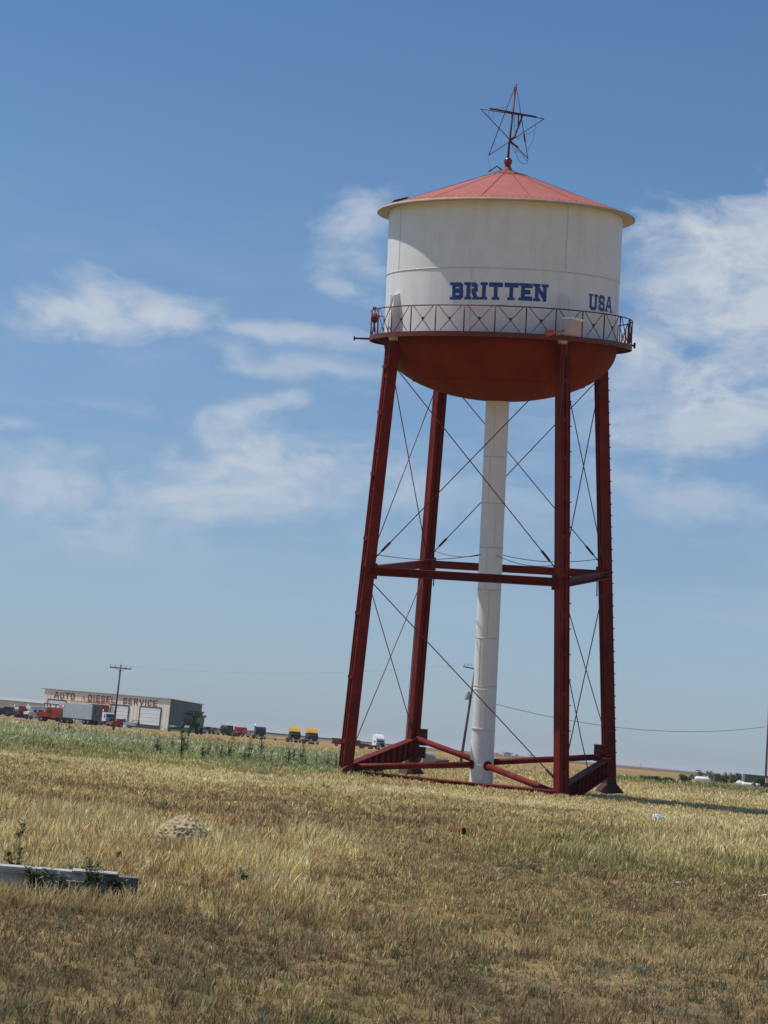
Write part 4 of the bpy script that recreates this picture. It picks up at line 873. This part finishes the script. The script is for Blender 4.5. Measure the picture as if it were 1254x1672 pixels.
# ------------------------------------------------------------------ utility poles and wires
wood=mat('weathered pole wood',(.13,.095,.075),.85,var=.3,scale=2)
def pole(base,top,arm=None,label='',r=.16,xf=False):
    e=empty('utility_pole',base,0,label,'utility pole'); top=Vector(top)-Vector(base)
    MB().tube([(0,0,-.3),top],[r,r*.65],12).build('shaft',wood,e)
    if arm:
        c=top*.955; a=Vector(arm)
        MB().beam(c-a,c+a,.12,.14).build('crossarm',wood,e)
        MB().tube([c-a*.55,top*.90],.025,5).tube([c+a*.55,top*.90],.025,5).build('arm_brace',wood,e)
        for s_ in (-.95,-.5,.5,.95): MB().lathe([(.03,0),(.03,.1),(.07,.12),(.05,.2),(.07,.24),(0,.3)],10,M=Matrix.Translation(c+a*s_+Vector((0,0,.07)))).build('insulator',mat('pale insulator',(.45,.45,.42),.3),e)
        MB().lathe([(.03,0),(.07,.12),(.05,.2),(0,.3)],10,M=Matrix.Translation(top)).build('insulator',MAT['pale insulator'],e)
    return e
B1=gx(184.5,246); T1=atY(197.5,1086,246); pole(B1,T1,(1.35,.3,0),'wooden utility pole with crossarm standing in front of the cream workshop')
B2=gx(751,205); T2=atY(776.5,1088,205)
e=pole(B2,T2,None,'leaning wooden pole with transformer partly behind the white riser pipe')
q=T2-B2; MB().beam(q*.975-Vector((1.3,.2,-.12)),q*.975+Vector((.25,.05,-.05)),.1,.12).build('crossarm',wood,e)
for s_ in (-1.15,-.8,-.4): MB().lathe([(.03,0),(.07,.12),(.05,.2),(0,.3)],10,M=Matrix.Translation(q*.975+Vector((s_,s_*.2,.2-s_*.05)))).build('insulator',MAT['pale insulator'],e)
MB().lathe([(0,0),(.24,.0),(.26,.06),(.26,.85),(.2,.92),(0,.95)],16,M=Matrix.Translation(q*.66+Vector((-.36,-.1,0)))).build('transformer',mat('transformer grey',(.40,.42,.42),.5),e)
B3=gx(1249.5,268); T3=atY(1257,1120,268); pole(B3,T3,(.12,1.3,0),'tall wooden utility pole at the right edge beside the container')
p=gx(1252,266); e=empty('meter_box',p+Vector((0,-.25,0)),0,'pale meter box with red base mounted at the foot of the right pole','meter box')
MB().box(-.3,.4,-.15,.15,1.0,1.7).build('cabinet',mat('pale cabinet',(.5,.45,.42),.6),e); MB().box(-.22,.32,-.1,.1,0,1.0).build('pedestal',mat('dull red base',(.2,.05,.05),.7),e)
def wire(a,b,sag,label,r=.02,n=24):
    pts=[a.lerp(b,t)-Vector((0,0,sag*4*t*(1-t))) for t in np.linspace(0,1,n)]
    return tag(MB().tube(pts,r,5).build('overhead_wire',dark),label,'wire')
w1a=B2+(T2-B2)*.69; w1b=atY(1251,1186.5,268); mid=atY(1052,1213.5,245)
# sag so that the low point matches
wire(w1a,w1b,1.9,'dark sagging wire from the leaning pole to the right utility pole',.028)
c1=B1+(T1-B1)*.955+Vector((0,0,.35)); wire(c1+Vector((1.3,.3,0)),T2+Vector((-.5,-.1,.2)),.9,'thin wire from the workshop pole to the leaning pole, near strand',.0028)
wire(c1+Vector((-1.3,-.3,0)),T2+Vector((-.8,-.1,.2)),1.1,'thin wire from the workshop pole to the leaning pole, far strand',.0028)
wire(c1+Vector((1.3,.3,0)),Vector((-95,150,9)),1.0,'thin wire leading left from the workshop pole',.0028)

# ------------------------------------------------------------------ far things on the horizon
def leafmat(n,c):
    if n in MAT: return MAT[n]
    m=mat(n,c,.8,var=.35,scale=3,spec=.15); return m
lg1=leafmat('far tree green',(.055,.075,.045)); lg2=leafmat('weed green',(.085,.125,.055)); lg3=leafmat('grey green weed',(.13,.17,.10)); bark=mat('bark',(.09,.07,.05),.9)
def leafcloud(mb,n,cen,rad,size,rg):
    u=rg.normal(0,1,(n,3)); u/=np.linalg.norm(u,axis=1)[:,None]; r=rg.random(n)**.4
    P_=np.array(cen)+u*r[:,None]*np.array(rad)*(.75+.5*rg.random((n,1)))
    for q in P_:
        a=rg.normal(0,1,3); a/=np.linalg.norm(a); b=np.cross(a,rg.normal(0,1,3)); b/=np.linalg.norm(b); s=size*rg.uniform(.5,1.3)
        mb.add([q-a*s-b*s*.4,q+a*s-b*s*.4,q+a*s+b*s*.4,q-a*s+b*s*.4],[(0,1,2,3)])
def tree(loc,h,w,label,m,group=None,n=160,lobes=6,seed=1):
    rg=np.random.default_rng(seed); e=empty('tree',loc,0,label,'tree',group)
    tk=MB().tube([(0,0,-.2),(0,0,h*.35),(w*.06,0,h*.7)],[h*.035,h*.025,h*.01],8)
    for i in range(4): a=i*1.6; tk.tube([(0,0,h*.3),(math.cos(a)*w*.3,math.sin(a)*w*.3,h*.65)],[h*.018,h*.006],6)
    tk.build('trunk',bark,e); mb=MB()
    for i in range(lobes):
        c=(rg.uniform(-.32,.32)*w,rg.uniform(-.32,.32)*w,h*rg.uniform(.45,.82)); leafcloud(mb,n//lobes,c,(w*.25,w*.25,h*.18),h*.05,rg)
    mb.build('crown',m,e); return e
for i,(u,Y,h,w,lb) in enumerate(((824,1500,4.2,6,'small dark tree on the horizon just right of the white riser'),(834,1480,3.6,4,'second small dark tree from the white riser on the horizon'),(843,1500,3.2,4,'low dark tree on the horizon, third from the white riser'),(866,1500,3.8,6,'lone dark tree on the horizon midway between riser and near right leg'),(811,1490,3.0,6,'dark tree on the horizon partly hidden by the white riser'))):
    tree(gx(u,Y),h,w,lb,lg1,'trees on the horizon',seed=i+3)
p=gx(828,1450); e=empty('farmhouse',p,0,'tiny white farmhouse between the horizon trees right of the riser','farmhouse')
MB().box(-3,3,-2.5,2.5,0,2.2).build('wall',wt,e); MB().prism([(-3.3,2.2),(3.3,2.2),(0,3.5)],-2.8,2.8).build('roof',mat('grey roof',(.3,.3,.3),.7),e)
# distant tree line at left as one mass
rg=np.random.default_rng(5); mb=MB()
for i in range(1500):
    u=rg.uniform(400,660); Y=rg.uniform(2400,2700); q=gx(u,Y); hh=rg.uniform(.8,2.6)*(1-.5*(u-400)/260); s=rg.uniform(1.5,3.5)
    mb.add([(q.x-s,q.y,-.2),(q.x+s,q.y,-.2),(q.x+s*.6,q.y+1,hh),(q.x-s*.5,q.y-1,hh*.9)],[(0,1,2,3)])
tag(mb.build('far_treeline',lg1),'dark far-off tree line along the horizon','trees',kind='stuff')
p=gx(1193,1600); e=empty('grain_elevator',p,0,'faint grey grain elevator block on the right horizon','grain elevator')
for x in (-9,-4.5,0): MB().lathe([(2.2,0),(2.2,3.6),(0,4.2)],14,M=Matrix.Translation((x+3,0,0))).build('silo',mat('pale silo',(.32,.36,.38),.7),e)
MB().box(4.8,9,-2,2,0,3.2).build('head_house',MAT['pale silo'],e)
for i,(u,Y,h) in enumerate(((1046,2600,9),(8,1500,8))):
    p=gx(u,Y); lb=('faint lattice mast on the horizon right of the rear right leg','faint lattice mast above the pale shed at the left edge')[i]
    e=empty('lattice_mast',p,0,lb,'mast'); q=MB()
    for sx2,sy2 in ((-1,-1),(1,-1),(1,1),(-1,1)): q.tube([(sx2*1.2,sy2*1.2,0),(sx2*.12,sy2*.12,h)],.10,4)
    for j in range(5):
        t0=j/5;t1=(j+1)/5; w0=1.2*(1-t0*.9);w1=1.2*(1-t1*.9)
        q.tube([(-w0,-w0,h*t0),(w1,-w1,h*t1)],.07,4).tube([(w0,-w0,h*t0),(-w1,-w1,h*t1)],.07,4)
    q.build('frame',mat('grey mast',(.38,.42,.45),.6),e)

# ------------------------------------------------------------------ weeds and bushes
def weed(loc,h,w,m,label,name='weed',cat='weed',group=None,seed=0,n=90,leaf=.05,stems=3):
    rg=np.random.default_rng(seed+100); e=empty(name,loc,rg.uniform(0,6),label,cat,group); st=MB(); lf=MB()
    for s in range(stems):
        a=rg.uniform(0,6.28); hh=h*rg.uniform(.65,1); tip=Vector((math.cos(a)*w*.5*rg.random(),math.sin(a)*w*.5*rg.random(),hh))
        st.tube([(0,0,-.03),tip*.5+Vector((0,0,0)),tip],[h*.012,h*.009,h*.004],5)
        for i in range(n//stems):
            t=rg.uniform(.12,1); c=tip*t; a=rg.uniform(0,6.28); L=leaf*(1.3-.7*t)*rg.uniform(.7,1.4); d=Vector((math.cos(a),math.sin(a),rg.uniform(-.2,.7))).normalized(); sd=d.cross(Vector((0,0,1))).normalized()*L*.22
            lf.add([c,c+d*L*.5+sd,c+d*L+Vector((0,0,-.15*L)),c+d*L*.5-sd],[(0,1,2,3)])
            if rg.random()<.5:
                c2=c+d*L*.6; lf.add([c2,c2+d*L*.5+sd*1.5,c2+d*L,c2+d*L*.4-sd*1.5],[(0,1,2,3)])
    st.build('stem',m,e); lf.build('leaves',m,e); return e
def G0(u,v): q=ground(u,v); q.z=float(zg(np.array([q.x]),np.array([q.y]))[0]); return q
near=[((62,1466),.34,.4,lg2,'bushy green weed before the left half of the white beam',260,.06,8),((100,1470),.26,.3,lg3,'small grey weed before the middle of the white beam',160,.05,6),((148,1478),.46,.42,lg2,'dark green weed in front of the right end of the white beam',420,.055,12),((197,1475),.26,.34,lg2,'low spreading weed below the end cap of the white beam',260,.06,9),((120,1462),.36,.5,lg3,'grey green weed leaning against the middle of the white beam',170,.07,7),((22,1446),.45,.25,lg2,'dark weed sprouting behind the left end of the white beam',150,.07,5),((28,1385),.42,.2,lg2,'small green weed in tall grass above the white beam',90,.07,3),((8,1352),.40,.5,lg3,'pale flowering weed bush at the left edge',160,.06,7),((236,1390),.32,.3,lg3,'green weed clump left of the pebbled concrete lump',160,.06,6),((330,1400),.40,.22,lg2,'green weed growing against the right side of the pebbled concrete lump',150,.06,5),((398,1447),.22,.3,lg3,'grey green weed in tall grass right of the concrete lump',120,.05,5),((75,1352),.25,.3,lg3,'short grey weed left of the pebbled concrete lump',90,.05,5)]
for i,((u,v),h,w,m_,lb,n,lf,stn) in enumerate(near): weed(G0(u,v),h,w,m_,lb,seed=i,n=n,leaf=lf,stems=stn)
# tall weed stalks along the green band
proto=[]
for i in range(36):
    u=[232,255,262,270,281,296,303,330,338,352,360,372,381,398,404,415,430,441,452,470,478,492,497,515,528,534,548,90,112,96,600,612,300,345,425,480][i]; Y=[98,104,95,110,120,99,108,97,103,112,96,106,118,100,96,109,98,104,97,102,111,96,105,99,108,97,103,150,160,152,104,112,130,135,128,126][i]
    b0=gx(u,Y); 
    if i<6: e=weed(b0,1.35,.26+.12*(i%3),leafmat('stalk green',(.085,.13,.06)),'tall dark green weed stalk standing in the green strip behind the dry grass','weed_stalk','weed','tall weed stalks in the green strip',seed=40+i,n=75,leaf=.16,stems=1+i%3); proto.append(e)
    else: e=copy_tree(proto[i%6]); e.location=b0
    s_=RNG.uniform(.45,1.3); e.scale=(s_,s_,s_); e.rotation_euler=(0,0,RNG.uniform(0,6))
# low green growth of the strip: uncountable
rg=RNG; n=3600; Y=rg.uniform(92,200,n); s_=rg.uniform(-.215,.0,n); X_=s_*Y; keep=noise2(X_*.22,Y*.09,31)>.53+.0*Y; X_,Y=X_[keep],Y[keep]; n=len(X_)
k=10; Xc=np.repeat(X_,k)+rg.normal(0,.28,n*k); Yc=np.repeat(Y,k)+rg.normal(0,.28,n*k); cl=np.repeat(rg.uniform(.7,1.3,n),k)[:,None]*np.where(np.repeat(rg.random(n),k)[:,None]<.35,np.array((.42,.38,.22)),np.array((.22,.28,.14)))
tag(blades('green_growth',Xc,Yc,rg.uniform(.2,.6,n*k),np.full(n*k,.07),cl*rg.uniform(.7,1.3,(n*k,1)),.7,False),'low grey green herbs in the strip behind the dry grass','weeds',kind='stuff')
bl=[(1065,215,1.0,3.2,'low dark bush at the left end of the bush row on the right'),(1095,228,.8,2.2,'low bush second from the left in the right-hand bush row'),(1120,232,1.5,2.6,'dark bush just left of the long white cylinder'),(1148,285,2.2,3.0,'taller bush behind the long white cylinder'),(1171,256,1.9,2.8,'leafy dark bush between the two larger white cylinders'),(1190,262,1.6,2.4,'leafy bush in the middle of the white cylinders'),(1200,285,2.3,2.0,'slim bush behind the short white cylinder'),(1237,255,1.9,1.9,'green bush in front of the container beside the right pole'),(1180,285,1.9,2.4,'bush rising behind the middle cylinders')]
for i,(u,Y,h,w,lb) in enumerate(bl):
    p=gx(u,Y); e=empty('bush',p,0,lb,'bush'); rg2=np.random.default_rng(60+i); st=MB(); mb=MB()
    for j in range(7):
        a=rg2.uniform(0,6.28); tp=Vector((math.cos(a)*w*.35,math.sin(a)*w*.35,h*rg2.uniform(.55,.9))); st.tube([(0,0,0),tp],[.03,.012],5); leafcloud(mb,60,tp*.8,(w*.2,w*.2,h*.24),.10,rg2)
    st.build('stem',bark,e); mb.build('leaves',leafmat('bush green',(.05,.085,.035)),e)

# ------------------------------------------------------------------ things in the foreground grass
# white painted hollow beam, dark end
pa=G0(-60,1452); pb=G0(222,1475); d=(pb-pa).normalized(); wbm=mat('chalky white beam paint',(.40,.40,.39),.8,var=.2,scale=5,dirt=(.22,.2,.16),dirt_amt=.95,dirt_scale=6,bump=.3); steel=mat('dark galvanised steel',(.34,.34,.34),.85,var=.4,scale=5,dirt=(.14,.12,.10),dirt_amt=.8,dirt_scale=4)
ang_=math.atan2(d.y,d.x); L_=(pb-pa).length; bmE=empty('steel_beam',pa,ang_,'low white and grey rectangular steel beam lying in the grass at the left edge','steel beam')
MB().box(0,L_-.30,-.11,.11,.0,.225).box(0,L_-.36,-.13,-.111,.19,.225).build('beam_body',steel,bmE)
MB().box(0,L_-.42,-.125,.12,.2262,.245).build('white_top',wbm,bmE)
MB().box(L_-.62,L_-.20,-.16,.12,.245,.258).prism([(L_-.60,.02),(L_-.33,.02),(L_-.33,.225),(L_-.60,.225)],-.128,-.1115).box(L_-.66,L_-.40,-.19,-.131,.155,.165).build('white_bracket',wbm,bmE)
MB().box(L_-.299,L_-.0,-.12,.12,-.01,.232).build('end_cap',mat('rusty dark end cap',(.15,.12,.10),.7,var=.4,scale=7),bmE)
# pebbled concrete lump
p=G0(300,1398); rg2=np.random.default_rng(9); lump=MB(); 
import bmesh
bmx=bmesh.new(); bmesh.ops.create_icosphere(bmx,subdivisions=5,radius=1)
from mathutils import noise as MN
for v in bmx.verts:
    c=v.co.copy(); c.z=max(c.z,-.25); cell=MN.voronoi(Vector((c.x*8.5,c.y*8.5,c.z*11)))[0]
    edge=min(1,max(0,(cell[1]-cell[0])*3.0)); r_=.92+.07*edge+.05*MN.noise(c*2.2)+.05*MN.noise(Vector((c.x*20,c.y*20,c.z*20)))
    v.co=Vector((c.x*.37*r_+.0,c.y*.34*r_,c.z*.36*r_)); 
    if v.co.x>.08: v.co.z*=1-.55*(v.co.x-.08)/.33*.9
me=bpy.data.meshes.new('concrete_lump'); bmx.to_mesh(me); bmx.free(); o=bpy.data.objects.new('concrete_lump',me); COL.objects.link(o); o.location=p+Vector((0,0,.13)); me.materials.append(mat('pebbly grey brown stone',(.38,.30,.18),.9,var=.4,scale=14,bump=.5))
tag(o,'domed lump of pebbled grey brown concrete half sunk in the dry grass','rubble')
o.scale=(1.16,1.1,1.12)
# rusty can, crumpled bag, red scrap, yellow flower
p=G0(751,1366); e=empty('rusty_can',p,R(25),'small rusty can with a dark open end lying in the grass','can')
M=Matrix.Translation((0,0,.20))@Matrix.Rotation(R(-52),4,'Z')@Matrix.Rotation(PI/2,4,'Y')
e.scale=(.62,.62,.62); e.location=p+Vector((0,0,.02))
M=Matrix.Translation((0,0,.16))@Matrix.Rotation(R(-78),4,'Z')@Matrix.Rotation(PI/2,4,'Y')
MB().lathe([(0,-.17),(.115,-.17),(.115,.17),(.10,.17),(.10,-.15),(0,-.15)],20,M=M).build('shell',mat('orange rust',(.20,.06,.03),.8,var=.4,scale=12),e); MB().lathe([(0,.09),(.099,.09)],20,M=M).build('dark_inside',trimm,e)
p=G0(1071,1347); rg2=np.random.default_rng(4); bmx=bmesh.new(); bmesh.ops.create_icosphere(bmx,subdivisions=4,radius=1)
for v in bmx.verts:
    c=v.co.copy(); k_=1+.35*MN.noise(c*2.6)+.18*MN.noise(c*7); v.co=Vector((c.x*.17*k_,c.y*.12*k_,max(c.z,-.3)*.11*k_))
me=bpy.data.meshes.new('plastic_bag'); bmx.to_mesh(me); bmx.free(); o=bpy.data.objects.new('plastic_bag',me); COL.objects.link(o); o.location=p+Vector((0,-.4,.22)); me.materials.append(mat('pale blue plastic',(.50,.56,.62),.3,var=.15,scale=9))
tag(o,'crumpled pale blue plastic bag lying in the grass right of the tower','plastic bag')
p=G0(191,1418); tag(MB().box(-.03,.03,-.02,.02,.12,.17,Matrix.Translation(p)@Matrix.Rotation(.5,4,'Z')).prism([(-.035,.12),(.035,.13),(.02,.19),(-.03,.17)],-.03,-.021,Matrix.Translation(p)@Matrix.Rotation(.5,4,'Z')).build('red_scrap',mat('faded red scrap',(.30,.035,.04),.6)),'small dark red scrap caught in the tall grass behind the beam','scrap')
p=G0(380,1345); e=empty('yellow_flower',p,0,'single yellow flower standing above the dry grass right of the concrete lump','flower')
MB().tube([(0,0,0),(.02,0,.36)],.004,5).build('stem',lg2,e)
fl=MB()
for i in range(10):
    a=i*.628; fl.add([(.02,-.0,.36),(.02+.05*math.cos(a-.25),.05*math.sin(a-.25)-.01,.375),(.02+.085*math.cos(a),.085*math.sin(a)-.02,.385),(.02+.05*math.cos(a+.25),.05*math.sin(a+.25)-.01,.375)],[(0,1,2,3)])
fl.lathe([(0,.0),(.035,.01),(.03,.04),(0,.05)],10,M=Matrix.Translation((.02,0,.36))); fl.build('petals',mat('petal yellow',(.65,.48,.03),.6),e)
for i,(u,v,w_,c_,lb) in enumerate(((1110,1445,.14,(.55,.5,.45),'pale flat litter scrap on the bare soil at right'),(1251,1466,.12,(.6,.58,.54),'white paper scrap at the right edge'))):
    p=G0(u,v); tag(MB().prism([(-w_,.0),(w_,.015),(w_*.8,.04),(0,.055),(-w_*.9,.03)],-w_*.5,w_*.5,Matrix.Translation(p)).build('litter_scrap',mat('litter %d'%i,c_,.7,var=.2,scale=9)),lb,'litter')

# ------------------------------------------------------------------ thin summer haze over the plain
hz=MB().box(-26000,26000,-26000,26000,-1.2,38)
hm=bpy.data.materials.new('summer haze'); hm.use_nodes=True; t=hm.node_tree; t.nodes.clear()
pv=t.nodes.new('ShaderNodeVolumePrincipled'); pv.inputs['Color'].default_value=(.93,.96,1.0,1); pv.inputs['Density'].default_value=.00008; pv.inputs['Anisotropy'].default_value=.1
o_=t.nodes.new('ShaderNodeOutputMaterial'); t.links.new(pv.outputs[0],o_.inputs['Volume'])
tag(hz.build('haze',hm),'thin pale blue haze lying over the whole plain','haze',kind='stuff')
